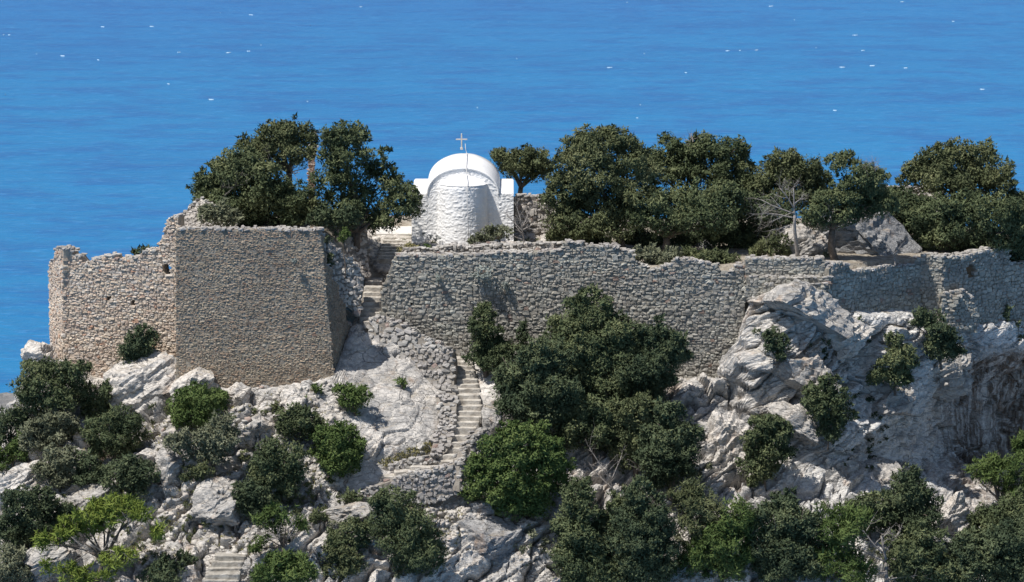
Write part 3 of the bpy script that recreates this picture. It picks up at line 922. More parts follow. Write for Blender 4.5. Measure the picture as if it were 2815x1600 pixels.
def chapel():
    zb = at(1270, 662, YC)[2]
    zs = at(1270, 533, YC)[2]                   # shoulder level at the front
    xl, xr = at(1131, 533, YC)[0], at(1412, 533, YC)[0]
    xc = at(1272, 533, YC)[0]
    a = (at(1376, 533, YC)[0] - at(1178, 533, YC)[0]) / 2
    rise = at(1270, 462, YC)[2] - zs
    L = 6.5
    base = np.array([xc, YC, zb - .4])
    root = empty('chapel', base)
    tag(root, 'whitewashed barrel-vaulted chapel with round apse on the castle terrace', 'chapel')

    def add(name, V, F, amp=0.0, sm=True, mk='white', sc=1.0, mask=None):
        V = np.asarray(V, float)
        if amp:
            Q = V + base
            d = np.abs(fbm(Q * np.array([3.2, 3.2, 6.5]) * sc, 4, 4)) * 1.6 - .5
            d += .5 * fbm(Q * np.array([6, 6, 12]) * sc, 2, 41)
            if mask is not None: d = d * mask
            return add_obj(name, mk_mesh(name, V, F, M[mk], sm), parent=root), d
        return add_obj(name, mk_mesh(name, V, F, M[mk], sm), parent=root)

    def grid_faces(n, m):
        ii, jj = np.meshgrid(np.arange(n - 1), np.arange(m - 1), indexing='ij')
        q = (ii * m + jj).ravel()
        return np.stack([q, q + m, q + m + 1, q + 1], 1)

    # rough front wall: shoulders plus gable under the vault, as a relief grid
    n, m = 150, 130
    X = np.linspace(xl, xr, n) - xc
    V = np.zeros((n, m, 3))
    for i, x in enumerate(X):
        arch = rise * math.sqrt(max(0, 1 - (x / a) ** 2)) if abs(x) < a else 0
        top = zs + arch - .02 - base[2]
        zz = np.linspace(0, top, m)
        V[i, :, 0] = x; V[i, :, 2] = zz
    V = V.reshape(-1, 3)
    Q = V + base
    d = fbm(Q * np.array([4.2, 4.2, 7.5]), 4, 4)
    d = .032 * (np.abs(d) * 2 - .6) + .020 * fbm(Q * 11, 3, 9)
    V[:, 1] -= d * .9
    F = grid_faces(n, m)
    add_obj('front_wall', mk_mesh('front_wall', V, F, M['white'], True), parent=root)
    # side walls with flat shoulder roofs
    for nm, x0, x1 in (('side_wall', xl - xc, -a + .02), ('side_wall', a - .02, xr - xc)):
        bm = bmesh.new(); bmesh.ops.create_cube(bm, size=1)
        for v in bm.verts:
            v.co = Vector(((x0 + x1) / 2 + v.co.x * (x1 - x0), .09 + (v.co.y + .5) * (L - .1), (v.co.z + .5) * (zs - base[2] + .02)))
        bmesh.ops.bevel(bm, geom=bm.edges[:], offset=.05, segments=2, affect='EDGES')
        me = bpy.data.meshes.new(nm); bm.to_mesh(me); bm.free(); me.materials.append(M['white'])
        add_obj(nm, me, parent=root)
    # vault: thick shell with rounded front rim
    n = 60; sec = []
    prof = []
    for k in range(n + 1):
        t = math.pi * k / n
        prof.append((-a * math.cos(t), rise * math.sin(t), -math.cos(t), math.sin(t)))
    ys = [(-.02, -.07), (-.06, -.03), (-.05, .01), (0, .035), (1.5, .04), (3.2, .04), (5, .04), (L - .05, .05), (L, -.2)]
    V = []
    for (y, off) in ys:
        for (x, z, nx_, nz_) in prof:
            V.append((x + nx_ * off, y, zs - base[2] + z + nz_ * off))
    V = np.array(V); V += .02 * np.stack([fbm((V + base) * 1.3, 3, s) for s in (1, 2, 3)], 1)
    add_obj('vault', mk_mesh('vault', V, grid_faces(len(ys), n + 1), M['white'], True), parent=root)
    # rear wall
    V = [(x, L - .02, 0) for x, z, _, _ in prof] + [(x, L - .02, zs - base[2] + z) for x, z, _, _ in prof]
    V = np.array(V); m = n + 1
    F = np.array([(k, k + 1, m + k + 1, m + k) for k in range(n)])
    add_obj('rear_wall', mk_mesh('rear_wall', V, F, M['white']), parent=root)
    # apse: half cylinder with a low sloping cap
    R = (at(1340, 560, YC - .6)[0] - at(1205, 560, YC - .6)[0]) / 2
    ax = at(1272, 560, YC)[0] - xc
    zt = at(1272, 510, YC - R)[2] - base[2]
    n, m = 110, 120
    V = np.zeros((n, m, 3))
    for i in range(n):
        th = math.pi * i / (n - 1)
        V[i, :, 0] = ax - math.cos(th) * R * 1.0
        V[i, :, 1] = -math.sin(th) * R * 1.0 + .02
        V[i, :, 2] = np.linspace(0, zt, m)
    taper = 1 + .045 * (1 - V[:, :, 2] / zt)
    V[:, :, 0] = ax + (V[:, :, 0] - ax) * taper; V[:, :, 1] *= taper
    # rounded upper rim
    V = V.reshape(-1, 3); Q = V + base
    rad = V - np.array([ax, 0, 0]); rad[:, 2] = 0; rad /= np.linalg.norm(rad, axis=1, keepdims=True) + 1e-6
    d = fbm(Q * np.array([4.2, 4.2, 7.5]), 4, 4)
    d = .032 * (np.abs(d) * 2 - .6) + .020 * fbm(Q * 11, 3, 9)
    rim = np.clip((V[:, 2] - (zt - .25)) / .25, 0, 1) ** 2
    V += rad * (d * .9 - rim * .10)[:, None]
    aps = add_obj('apse', mk_mesh('apse', V, grid_faces(n, m), M['white'], True), parent=root)
    k2 = 12; V = []
    for j in range(k2 + 1):
        f = 1 - j / k2
        for i in range(41):
            th = math.pi * i / 40
            V.append((ax - math.cos(th) * R * .99 * f, -math.sin(th) * R * .99 * f + .02, zt - .06 + .50 * math.sin((1 - f) * math.pi / 2)))
    V = np.array(V); V[:, 2] += .02 * fbm((V + base) * 3, 3, 5)
    add_obj('apse_roof', mk_mesh('apse_roof', V, grid_faces(k2 + 1, 41), M['white'], True), parent=aps)
    # cross on the far end of the ridge
    pc = at(1269, 407, YC + L - .15)
    cr = empty('cross', pc - np.array([0, 0, .06])); tag(cr, 'pale metal cross standing on the far end of the chapel roof', 'cross')
    def bar(nm, c, sx, sy, sz):
        bm = bmesh.new(); bmesh.ops.create_cube(bm, size=1)
        for v in bm.verts: v.co = Vector((v.co.x * sx, v.co.y * sy, v.co.z * sz))
        bmesh.ops.bevel(bm, geom=bm.edges[:], offset=.012, segments=1, affect='EDGES')
        me = bpy.data.meshes.new(nm); bm.to_mesh(me); bm.free(); me.materials.append(M['cross'])
        o = add_obj(nm, me, parent=cr); o.location = c
    bar('upright', (0, 0, .45), .075, .07, .90)
    bar('arm', (0, -.012, .56), .66, .05, .07)
    bar('plinth', (0, 0, .03), .16, .15, .12)
    # lightning conductor cable over the roof and down the apse
    pts = [at(1279, 395, YC + L - .5), at(1280, 410, YC + L - .5)]
    zr = zs + rise
    xx = at(1281, 460, YC)[0]
    pts += [np.array([xx - .03, YC + L - .6, zr + .12]), np.array([xx, YC + 3, zr + .12]), np.array([xx + .02, YC - .14, zr + .09]),
            np.array([xx + .04, YC - .18, zr - .25]), np.array([xx + .06, YC - R * .75, base[2] + zt + .30]), np.array([xx + .08, YC - R - .1, base[2] + zt - .0]),
            np.array([xx + .15, YC - R - .2, zb + .3])]
    V, F = tube(pts, [.020] * len(pts), 6)
    o = add_obj('lightning_conductor', mk_mesh('lightning_conductor', V - pts[-1], F, M['cable'], True), pts[-1])
    tag(o, 'thin pale lightning cable running over the chapel roof and down the apse', 'cable')


def tube(pts, rad, sides=6):
    pts = np.asarray(pts, float); n = len(pts)
    T = np.gradient(pts, axis=0); T /= np.linalg.norm(T, axis=1, keepdims=True) + 1e-9
    V = []
    ref = np.array([.31, .77, .12])
    for i in range(n):
        a_ = np.cross(T[i], ref); a_ /= np.linalg.norm(a_) + 1e-9; b_ = np.cross(T[i], a_)
        for k in range(sides):
            th = 2 * math.pi * k / sides
            V.append(pts[i] + rad[i] * (math.cos(th) * a_ + math.sin(th) * b_))
    F = []
    for i in range(n - 1):
        for k in range(sides):
            F.append((i * sides + k, i * sides + (k + 1) % sides, (i + 1) * sides + (k + 1) % sides, (i + 1) * sides + k))
    V.append(pts[0]); V.append(pts[-1])
    for k in range(sides):
        F.append((len(V) - 2, (k + 1) % sides, k, k))
        F.append((len(V) - 1, (n - 1) * sides + k, (n - 1) * sides + (k + 1) % sides, (n - 1) * sides + (k + 1) % sides))
    F = np.array(F)
    tri = np.concatenate([F[:, [0, 1, 2]], F[:, [0, 2, 3]]])
    tri = tri[(tri[:, 0] != tri[:, 1]) & (tri[:, 1] != tri[:, 2]) & (tri[:, 0] != tri[:, 2])]
    return np.array(V), tri


chapel()

# ------------------------------------------------------------------ boulders and outcrops
_ico = {}


def ico(sub):
    if sub not in _ico:
        bm = bmesh.new(); bmesh.ops.create_icosphere(bm, subdivisions=sub, radius=1)
        _ico[sub] = (np.array([v.co[:] for v in bm.verts]), np.array([[q.index for q in f.verts] for f in bm.faces])); bm.free()
    return _ico[sub]


def rock(name, label, px, py, w, h, Y=None, depth=None, mk='boulder', seed=1, roll=0, sub=5, cuts=18, rough=1.0, cat='boulder', group=None, push=.42, under=None):
    """w,h: photo pixels across; stands on the surface found at its lower edge."""
    r = np.random.default_rng(seed)
    if Y is None:
        q, _ = hit(px, py + h * .38)
        Y = q[1]
    c = at(px, py, Y)
    sc = S * (Y - CAM[1]) / (DIST * math.cos(PITCH))
    rx, rz = w * sc / 2, h * sc / 2
    ry = depth if depth else (rx + rz) / 2
    c = c + np.array([0, ry * push, 0])
    V, F = ico(sub); V = V.copy()
    for k in range(cuts):
        n = r.normal(size=3); n /= np.linalg.norm(n); dd = r.uniform(.48, .86)
        V += np.minimum(0, dd - V @ n)[:, None] * n[None, :]
    if under:
        n = np.array(under[:3]); n = n / np.linalg.norm(n)
        V += np.minimum(0, under[3] - V @ n)[:, None] * n[None, :]
    V /= np.abs(V).max(0)
    V = V * (rx, ry, rz)
    V = V @ np.array(Matrix.Rotation(math.radians(roll), 3, 'Y')).T
    nrm = V / (np.linalg.norm(V, axis=1, keepdims=True) + 1e-9)
    m = min(1.0, (rx + rz) / 3)
    d = rockdisp(V / m + seed * 13.7, 1, seed, ((1.5, .15), (.6, .055), (.25, .018))) * m * rough
    V = V + nrm * d[:, None]
    zmin = V[:, 2].min()
    o = add_obj(name, mk_mesh(name, V - np.array([0, 0, zmin]), F, M[mk], False), c + np.array([0, 0, zmin]))
    tag(o, label, cat, group)
    return o


rock('boulder', 'large smooth white boulder with dark cracks below the left corner of the tower', 402, 1052, 250, 165, -4.6, 1.5, 'whiterock', 3, -38, rough=.9, cuts=9)
rock('boulder', 'pale rounded rock leaning against the foot of the tower near the boulder', 520, 1075, 150, 110, -6.0, 1.1, 'whiterock', 4, -25, rough=.7)
rock('rock_pinnacle', 'rounded buff rock at the left end under the curtain wall', 108, 1000, 90, 120, -1.2, 1.2, 'whiterock', 5, -20, cat='rock')
rock('boulder', 'pointed white rock at the tower foot right of a green bush', 655, 1090, 70, 80, -5.7, .7, 'whiterock', 6, 0, 4)
rock('boulder', 'grey domed boulder below the tower, left of the small pines', 700, 1178, 95, 62, None, .9, 'boulder', 7, 0, 4)
rock('boulder', 'tall grey boulder standing right of the lower stair', 1352, 1165, 66, 92, -6.4, .7, 'boulder', 8, 8, 4, rough=.5)
rock('boulder', 'large grey boulder at the bottom centre beside the round juniper', 1340, 1510, 230, 165, None, 1.6, 'greyrock', 9, 15, rough=.7)
rock('boulder', 'flat-topped grey rock below the path wall', 960, 1425, 150, 70, None, 1.1, 'boulder', 10, -5, 4)
rock('boulder', 'blocky limestone crag left of centre beside the cypress shrub', 590, 1395, 170, 150, None, 1.6, 'boulder', 11, -15)
rock('boulder', 'angular pale rock under the blue-green shrub', 470, 1290, 95, 110, None, 1.1, 'boulder', 12, 10, 4)
rock('boulder', 'rounded pale rock between the two left shrubs', 420, 1260, 110, 60, None, .8, 'whiterock', 13, 5, 4)
rock('boulder', 'long pale rock above the yellow-green pine', 265, 1375, 190, 90, None, 1.3, 'boulder', 14, -35)
rock('boulder', 'white sloping rock at the far left edge above the dark shrubs', 60, 1320, 190, 90, None, 1.2, 'whiterock', 15, -35)
rock('boulder', 'grey rock at the bottom left corner', 130, 1545, 160, 100, None, 1.2, 'boulder', 16, -30)
rock('boulder', 'small dark rock below the bright juniper right of the path', 1330, 1408, 90, 60, None, .8, 'greyrock', 17, 0, 4)
rock('boulder', 'pale wedge rock between the tower foot and the young pine', 810, 1105, 80, 60, None, .8, 'whiterock', 18, 10, 4)
# right-hand crag
rock('rock_outcrop', 'big sunlit bulging rock under the stepped bastion', 2190, 868, 310, 170, -2.2, 1.9, 'boulder', 21, 22, cat='rock', rough=1.2, under=(-.1, -.55, -.9, .12))
rock('rock_outcrop', 'layered pale rock below the bulging rock, right of the main wall', 2130, 1000, 210, 140, -2.0, 1.6, 'boulder', 22, 14, cat='rock', rough=1.3, under=(0, -.5, -.9, .2))
rock('rock_outcrop', 'tilted pale rock block beside the foot of the main wall', 2230, 1075, 260, 170, -2.7, 1.6, 'boulder', 23, 30, cat='rock', rough=1.2, under=(.1, -.5, -.9, .2))
rock('rock_outcrop', 'white split rock right of the bulging rock', 2330, 920, 130, 140, -.8, 1.0, 'whiterock', 24, 20, cat='rock', rough=1.2)
rock('rock_outcrop', 'long pale slanting rock above the overhang shrub', 2200, 1185, 210, 90, -3.5, 1.1, 'boulder', 25, 38, cat='rock')
rock('rock_outcrop', 'broad bluish rock shelf above the dark overhang', 2420, 1130, 290, 180, .4, 1.8, 'boulder', 26, -8, cat='rock', rough=1.2, under=(.1, -.35, -.95, .3))
rock('rock_outcrop', 'hanging rock nose at the lip of the cave on the right', 2600, 1030, 170, 150, 3.6, 1.3, 'boulder', 27, -30, cat='rock', rough=1.2)
rock('rock_outcrop', 'pale rock buttress beneath the shelf at lower right', 2290, 1330, 170, 200, -3.0, 1.4, 'boulder', 28, 5, cat='rock', rough=1.2)
rock('rock_outcrop', 'steep white buttress beside the overhang at lower right', 2420, 1350, 200, 260, -1.2, 1.4, 'boulder', 29, -8, cat='rock', rough=1.1)
rock('rock_outcrop', 'pale smooth rock below the main wall right of the tall junipers', 2010, 1240, 190, 260, -3.6, 1.2, 'whiterock', 30, 12, cat='rock', rough=.9)
rock('boulder', 'white sunlit rock in the trees at lower right', 2620, 1430, 120, 150, None, 1.2, 'whiterock', 31, 20)
# rocks on the plateau behind the right walls
rock('rock_outcrop', 'tall grey rock rising behind the right bastion wall', 2382, 678, 340, 200, 5.4, 2.0, 'greyrock', 33, 30, cat='rock', rough=1.1)
rock('rock_outcrop', 'smaller grey rock behind the bare dead tree', 2200, 690, 180, 140, 4.2, 1.4, 'boulder', 34, -15, cat='rock')
rock('boulder', 'shaded grey rock under the spreading junipers behind the main wall', 1935, 690, 110, 90, 7.0, 1.2, 'greyrock', 35, 0, 4)

# loose scree
def scree(name, label, poly, n, size=(.04, .13), mk='rubble', bias=None):
    xs_ = [p[0] for p in poly]; ys_ = [p[1] for p in poly]
    st = []; tries = 0
    while len(st) < n and tries < n * 6:
        tries += 1
        x, y = rng.uniform(min(xs_), max(xs_)), rng.uniform(min(ys_), max(ys_))
        if not in_poly(x, y, poly): continue
        p, nn = hit(x, y)
        if p is None or p[2] < -60: continue
        h = rng.uniform(size[0], size[1]) * np.array([rng.uniform(.8, 1.5), rng.uniform(.8, 1.3), rng.uniform(.5, 1)])
        B = np.array(Matrix.Rotation(rng.uniform(0, 6.28), 3, Vector((0, 0, 1)))) @ np.array(Matrix.Rotation(rng.normal(0, .4), 3, Vector((1, 0, 0))))
        st.append((p + nn * h[2] * .3, B, h))
    if not st: return
    Vs, Fs, k = [], [], 0
    base = st[0][0]
    for c, B, h in st:
        V, F = VAR[int(rng.integers(NVAR))]
        Vs.append((V * h) @ B.T + (c - base)); Fs.append(F + k); k += len(V)
    tag(add_obj(name, mk_mesh(name, np.concatenate(Vs), np.concatenate(Fs), M[mk], True), base), label, kind='stuff')


scree('scree', 'loose pale scree over the left slope below the tower', [(480, 1080), (930, 1050), (1000, 1250), (920, 1420), (560, 1590), (380, 1400)], 600, (.03, .15), 'pale')
scree('gravel', 'fallen stones below the bend of the path', [(960, 1390), (1260, 1370), (1330, 1290), (1350, 1400), (1240, 1520), (1000, 1480)], 700, (.03, .12), 'pale')
scree('fallen_stones', 'fallen rubble on the ground beside the upper steps and chapel', [(1000, 640), (1110, 650), (1110, 700), (1060, 760), (1010, 720)], 260, (.06, .2), 'pale')
scree('loose_stones', 'loose stones strewn along the top of the main wall', [(1100, 660), (1540, 640), (1540, 690), (1100, 700)], 260, (.05, .17), 'pale')



# ------------------------------------------------------------------ plants


def leaves_np(blobs, r, dens=1.0, leaf=(.12, .068), flat=.75, up=.5, clump=.36, gap=.0):
    """Small leaf faces on the noisy shell of each blob (centre, radius), larger sprays inside."""
    C, D, T, L, NN = [], [], [], [], []
    sd0 = int(r.integers(9999))
    full = []
    for c, R in blobs:
        full.append((c, R * .86))
        for k in range(int(5 + 3.2 * R) if R > .3 else 2):
            v = r.normal(size=3); v /= np.linalg.norm(v)
            if v[1] > .3: v[1] *= -1
            if v[2] < -.3: v[2] *= -.6
            full.append((c + v * R * r.uniform(.72, 1.02) * np.array([1, 1, .95]), R * r.uniform(.24, .42)))
    for c, R in list(full):
        if R > .16:
            for k in range(4):
                v = r.normal(size=3); v /= np.linalg.norm(v)
                v[2] = abs(v[2]) if r.random() < .7 else v[2]
                full.append((c + v * R * r.uniform(.95, 1.25), max(.06, R * r.uniform(.14, .24))))
    FC = np.array([f[0] for f in full]); FR = np.array([f[1] for f in full])
    for layer in (0, 1):
        cnt = ((1170 if layer == 0 else 180) * dens * FR ** 2).astype(int) + (9 if layer == 0 else 1)
        c = np.repeat(FC, cnt, 0); R = np.repeat(FR, cnt)[:, None]; n = len(c)
        v = r.normal(size=(n, 3)); v /= np.linalg.norm(v, axis=1, keepdims=True)
        kp = ~((v[:, 1] > .35) & (r.random(n) < .45)); v = v[kp]; c = c[kp]; R = R[kp]; n = len(v)
        lump = fbm(v * R * 1.5 + c * 1.7, 2, sd0)              # lobes
        fine = fbm(v * R * 4.2 + c * 3.1, 2, sd0 + 7)          # sprays
        if layer == 0:
            rad = R[:, 0] * (.62 + .44 * r.random(n) ** .6) * (1 + .34 * lump + .30 * fine)
        else:
            rad = R[:, 0] * (.25 + .45 * r.random(n) ** .6) * (1 + .4 * lump)
        p = c + v * rad[:, None] * np.array([1.04, 1.04, .9])
        if gap:
            keep = fbm(p * 1.9, 2, sd0 + 3) > (gap - .5) * .8
            p, v, lump, fine = p[keep], v[keep], lump[keep], fine[keep]
        m = len(p)
        nn = v * .8 + np.array([0, 0, .35]) + r.normal(size=(m, 3)) * .42
        nn /= np.linalg.norm(nn, axis=1, keepdims=True)
        d = np.array([0, 0, up]) + r.normal(size=(m, 3)) * .7 + v * .25
        d -= nn * (d * nn).sum(1)[:, None] * .75
        d /= np.linalg.norm(d, axis=1, keepdims=True) + 1e-9
        C.append(p); D.append(d); NN.append(nn)
        T.append(np.clip(.45 + .45 * fbm(p * .9, 2, sd0 + 5) + .22 * lump + r.normal(0, .14, m), 0, 1))
        L.append(r.uniform(.6, 1.3, m) * (1.0 if layer == 0 else 2.1))
    C = np.concatenate(C); D = np.concatenate(D); T = np.concatenate(T); SZ = np.concatenate(L)
    sd_ = np.cross(D, np.concatenate(NN)); sd_ /= np.linalg.norm(sd_, axis=1, keepdims=True) + 1e-9
    l = (leaf[0] * SZ)[:, None]; w = (leaf[1] * SZ)[:, None]
    V = np.stack([C - sd_ * w * .5, C + sd_ * w * .5, C + D * l], 1).reshape(-1, 3)
    F = np.arange(len(V)).reshape(-1, 3)
    return V, F, np.repeat(T, 3)


def limb_path(a, b, r, n=7, wob=.10, sag=0.0):
    t = np.linspace(0, 1, n)[:, None]
    L = np.linalg.norm(b - a)
    p = a + (b - a) * t
    w = np.cumsum(r.normal(0, wob * L / n, (n, 3)), 0) * np.sin(t * math.pi)
    p = p + w
    p[:, 2] += np.sin(t[:, 0] * math.pi) * sag * L
    return p


def join(parts):
    Vs, Fs, k = [], [], 0
    for V, F in parts:
        Vs.append(V); Fs.append(F + k); k += len(V)
    return np.concatenate(Vs), np.concatenate(Fs)


def twigs(start, d, L, R, depth, r, out, spread=.75, kids=(2, 4)):
    n = 5
    p = [start]; dd = d / np.linalg.norm(d)
    for k in range(n):
        dd = dd + r.normal(0, .16, 3); dd /= np.linalg.norm(dd)
        p.append(p[-1] + dd * L / n)
    rad = np.linspace(R, R * .45, n + 1)
    out.append(tube(p, rad, 5 if R > .03 else 4))
    if depth <= 0: return
    for k in range(int(r.integers(kids[0], kids[1] + 1))):
        i = int(r.integers(2, n + 1))
        nd = dd + r.normal(0, spread, 3); nd[2] += .15
        twigs(np.array(p[i]), nd, L * r.uniform(.5, .75), rad[i] * .65, depth - 1, r, out, spread, kids)


PL = 0
G5 = 'bushes on the rocky slope left of the stair'
G2 = 'junipers and cypresses in front of the main wall'
G3 = 'trees on the slope at the bottom right'


def plant(name, label, blobs, base=None, Y=None, mk='jun', cat='tree', group=None, trunk=.13, dens=1.0, leaf=(.13, .075), dead=0, flat=.75, up=.5, gap=0., limbs=9, clump=.36, zoff=0.0, fork=None, grow=1.22):
    """blobs in overview pixels (x, y, r); base in overview pixels; depth from the ground under the base or given."""
    global PL
    PL += 1
    r = np.random.default_rng(500 + PL)
    if base is None:
        bx = np.mean([b[0] for b in blobs]); by = max(b[1] + b[2] * .8 for b in blobs); base = (bx, by)
    if Y is None:
        q, _ = hit(base[0] * K, base[1] * K)
        if q is None: q = at(base[0] * K, base[1] * K, -8)
        b3 = q
        Y = q[1]
    else:
        b3 = at(base[0] * K, base[1] * K, Y)
        zg = float(plateau_z(b3[0], b3[1]))
        if abs(zg - b3[2]) < 2.5: b3[2] = min(b3[2], zg)
    b3 = b3 - np.array([0, 0, .08])
    sc = S * (Y - CAM[1]) / (DIST * math.cos(PITCH)) * K
    B3 = []
    W = max(b[0] for b in blobs) - min(b[0] for b in blobs)
    for (x, y, rr) in blobs:
        R = rr * sc * (grow * 1.26 if group == G3 else grow * 1.08 if group == G2 else grow * 1.07 if group == G5 else grow)
        dy = r.uniform(-.55, .45) * min(R * 1.3, W * sc * .3 + .2)
        B3.append((at(x * K, y * K, Y + dy), R))
    root = empty(name, b3)
    tag(root, label, cat, group)
    V, F, T = leaves_np(B3, r, dens, leaf, flat, up, clump, gap=gap)
    o = add_obj('crown' if cat == 'tree' else 'foliage', mk_mesh('crown', V - b3, F, M[mk], False, {'tint': T}), parent=root)
    # trunk and limbs
    cen = np.mean([b[0] for b in B3], 0)
    low = min(b[0][2] - b[1] for b in B3)
    h = max(low - b3[2], .3 * (cen[2] - b3[2]))
    fk = b3 + np.array([(cen[0] - b3[0]) * .25, (cen[1] - b3[1]) * .3, h * 1.05 + .1]) if fork is None else at(fork[0] * K, fork[1] * K, Y)
    parts = [tube(limb_path(b3 - np.array([0, 0, .25]), fk, r, 6, .08), np.linspace(trunk * 1.25, trunk * .85, 6), 8)]
    order = sorted(B3, key=lambda b: -b[1])[:limbs]
    for c, R in order:
        parts.append(tube(limb_path(fk, c + r.normal(0, .1, 3) * R, r, 7, .14, .05), np.linspace(trunk * .6, .02, 7), 5))
        for k in range(2):
            tip = c + r.normal(size=3) * R * .45
            parts.append(tube(limb_path(c * .6 + fk * .4, tip, r, 5, .16), np.linspace(trunk * .25, .012, 5), 4))
    V, F = join(parts)
    add_obj('trunk' if cat == 'tree' else 'stem', mk_mesh('trunk', V - b3, F, M['bark'], True), parent=root)
    if dead:
        for (x, y, L, ax, az) in dead:
            out = []
            s = at(x * K, y * K, Y - .6)
            for k in range(4):
                twigs(s, np.array([ax + r.normal(0, .5), -.5 + r.normal(0, .4), az + r.normal(0, .4)]), L * r.uniform(.6, 1.1), .032, 2, r, out)
            V, F = join(out)
            add_obj('dead_branch', mk_mesh('dead_branch', V - b3, F, M['dead'], True), parent=root)
    return root


def dead_tree(name, label, base, Y, branches, R=.13, seed=1, depth=3):
    r = np.random.default_rng(seed)
    if Y is None:
        q, _ = hit(base[0] * K, base[1] * K); b3 = q; Y = q[1]
    else: b3 = at(base[0] * K, base[1] * K, Y)
    out = []
    root = empty(name, b3); tag(root, label, 'tree')
    for (x0, y0, x1, y1, rad, dp) in branches:
        a_, b_ = at(x0 * K, y0 * K, Y + r.normal(0, .05)), at(x1 * K, y1 * K, Y + r.normal(0, .25))
        p = limb_path(a_, b_, r, 7, .07)
        rr = np.linspace(rad, rad * .55, 7)
        out.append(tube(p, rr, 7 if rad > .06 else 5))
        if dp > 0:
            for i in (2, 3, 4, 5, 6, 6):
                d = (b_ - a_) / np.linalg.norm(b_ - a_) + r.normal(0, .6, 3)
                twigs(p[i], d, np.linalg.norm(b_ - a_) * r.uniform(.3, .6), rr[i] * .55, dp - 1, r, out)
    V, F = join(out)
    add_obj('branches', mk_mesh('branches', V - b3, F, M['dead'], True), parent=root)
    return root


G1 = 'junipers growing inside the castle walls'
plant('juniper_tree', 'dark wide juniper at the left edge of the tower top with bare grey twigs',
      [(560, 480, 55), (525, 455, 30), (600, 425, 50), (640, 500, 62), (700, 535, 60), (625, 540, 50), (560, 520, 42), (740, 500, 45), (560, 425, 28), (540, 500, 40), (660, 450, 50)], (690, 590), 3.2, 'jun', group=G1,
      dead=[(590, 490, 1.3, -.3, 1.0)], trunk=.2, dens=1.15)
plant('juniper_tree', 'tall juniper crown above the tower left of the brick pier',
      [(690, 335, 32), (735, 335, 38), (645, 365, 34), (770, 350, 24), (700, 370, 40), (745, 385, 36), (640, 395, 38), (610, 360, 14)], (735, 590), 5.5, 'jun2', group=G1, dead=[(730, 430, 1.2, .4, .5), (690, 420, 1.0, -.4, .5)], trunk=.2)
plant('juniper_tree', 'open juniper between the tower and the white chapel',
      [(860, 350, 42), (832, 340, 26), (893, 345, 26), (885, 400, 45), (835, 400, 32), (815, 455, 34), (878, 465, 48), (955, 400, 18), (950, 440, 36), (985, 470, 34), (1005, 515, 40), (1035, 520, 26), (930, 525, 45), (865, 535, 45), (795, 520, 44), (760, 545, 38), (970, 555, 28), (1035, 480, 12), (965, 380, 12)], (890, 585), 4.2, 'jun', group=G1, trunk=.2, gap=.12)
plant('shrub', 'olive green bush on the left end of the tower top', [(525, 542, 24), (555, 540, 27), (582, 550, 20), (515, 528, 14)], (555, 572), -1.2, 'grey', cat='shrub', trunk=.05, leaf=(.15, .08))
plant('shrub', 'dark low bush behind the rubble on the right of the tower top', [(830, 548, 30), (870, 545, 26), (795, 552, 24)], (840, 572), 1.8, 'cyp', cat='shrub', trunk=.05)
plant('juniper_tree', 'flat-topped juniper just right of the chapel', [(1265, 398, 30), (1305, 400, 34), (1345, 408, 30), (1290, 425, 30), (1335, 432, 28), (1250, 395, 16), (1365, 425, 18)], (1300, 560), 14, 'jun2', group=G1, fork=(1303, 470), trunk=.17)
plant('juniper_tree', 'tallest rounded juniper right of the chapel with its trunk above the main wall',
      [(1440, 372, 34), (1485, 358, 36), (1532, 355, 36), (1578, 375, 32), (1415, 410, 30), (1480, 425, 60), (1560, 430, 62), (1430, 470, 40), (1510, 505, 60), (1590, 490, 50), (1605, 380, 20), (1420, 520, 42), (1385, 500, 30), (1395, 455, 26), (1400, 560, 36), (1455, 570, 44), (1530, 570, 42), (1390, 595, 24)],
      (1563, 628), 5.5, 'jun2', group=G1, trunk=.24, dens=1.1)
plant('juniper_tree', 'broad juniper behind the forked one with a tufted top',
      [(1680, 385, 36), (1740, 348, 13), (1725, 395, 40), (1785, 380, 42), (1835, 385, 34), (1855, 420, 24), (1715, 440, 52), (1800, 435, 52), (1645, 430, 44), (1850, 470, 38), (1740, 375, 25), (1620, 400, 30), (1875, 460, 34), (1890, 500, 36)], (1760, 620), 10, 'jun', group=G1, trunk=.22, dead=[(1735, 360, .6, -.5, .6)])
plant('juniper_tree', 'low spreading juniper with forked trunk above the middle of the main wall',
      [(1630, 520, 44), (1690, 510, 44), (1750, 500, 44), (1810, 500, 44), (1850, 510, 34), (1600, 545, 34), (1660, 560, 38), (1730, 550, 40), (1800, 550, 40), (1560, 535, 28)],
      (1663, 645), 4.6, 'bright' if False else 'jun', group=G1, fork=(1668, 595), trunk=.22, flat=.5, dens=1.1)
plant('juniper_tree', 'dark juniper thicket right of the forked juniper', [(1860, 560, 44), (1900, 590, 40), (1840, 600, 34), (1800, 605, 30), (1910, 530, 40), (1880, 620, 26), (1770, 590, 28), (1940, 550, 36), (1960, 590, 32)], (1880, 645), 6.5, 'cyp', group=G1)
plant('juniper_tree', 'round-topped juniper behind the bare dead tree', [(1920, 425, 28), (1965, 415, 38), (2015, 425, 38), (1940, 465, 42), (2040, 455, 34), (2000, 470, 44), (1905, 470, 26), (1960, 505, 40), (2040, 500, 36)], (1960, 640), 9, 'jun2', group=G1)
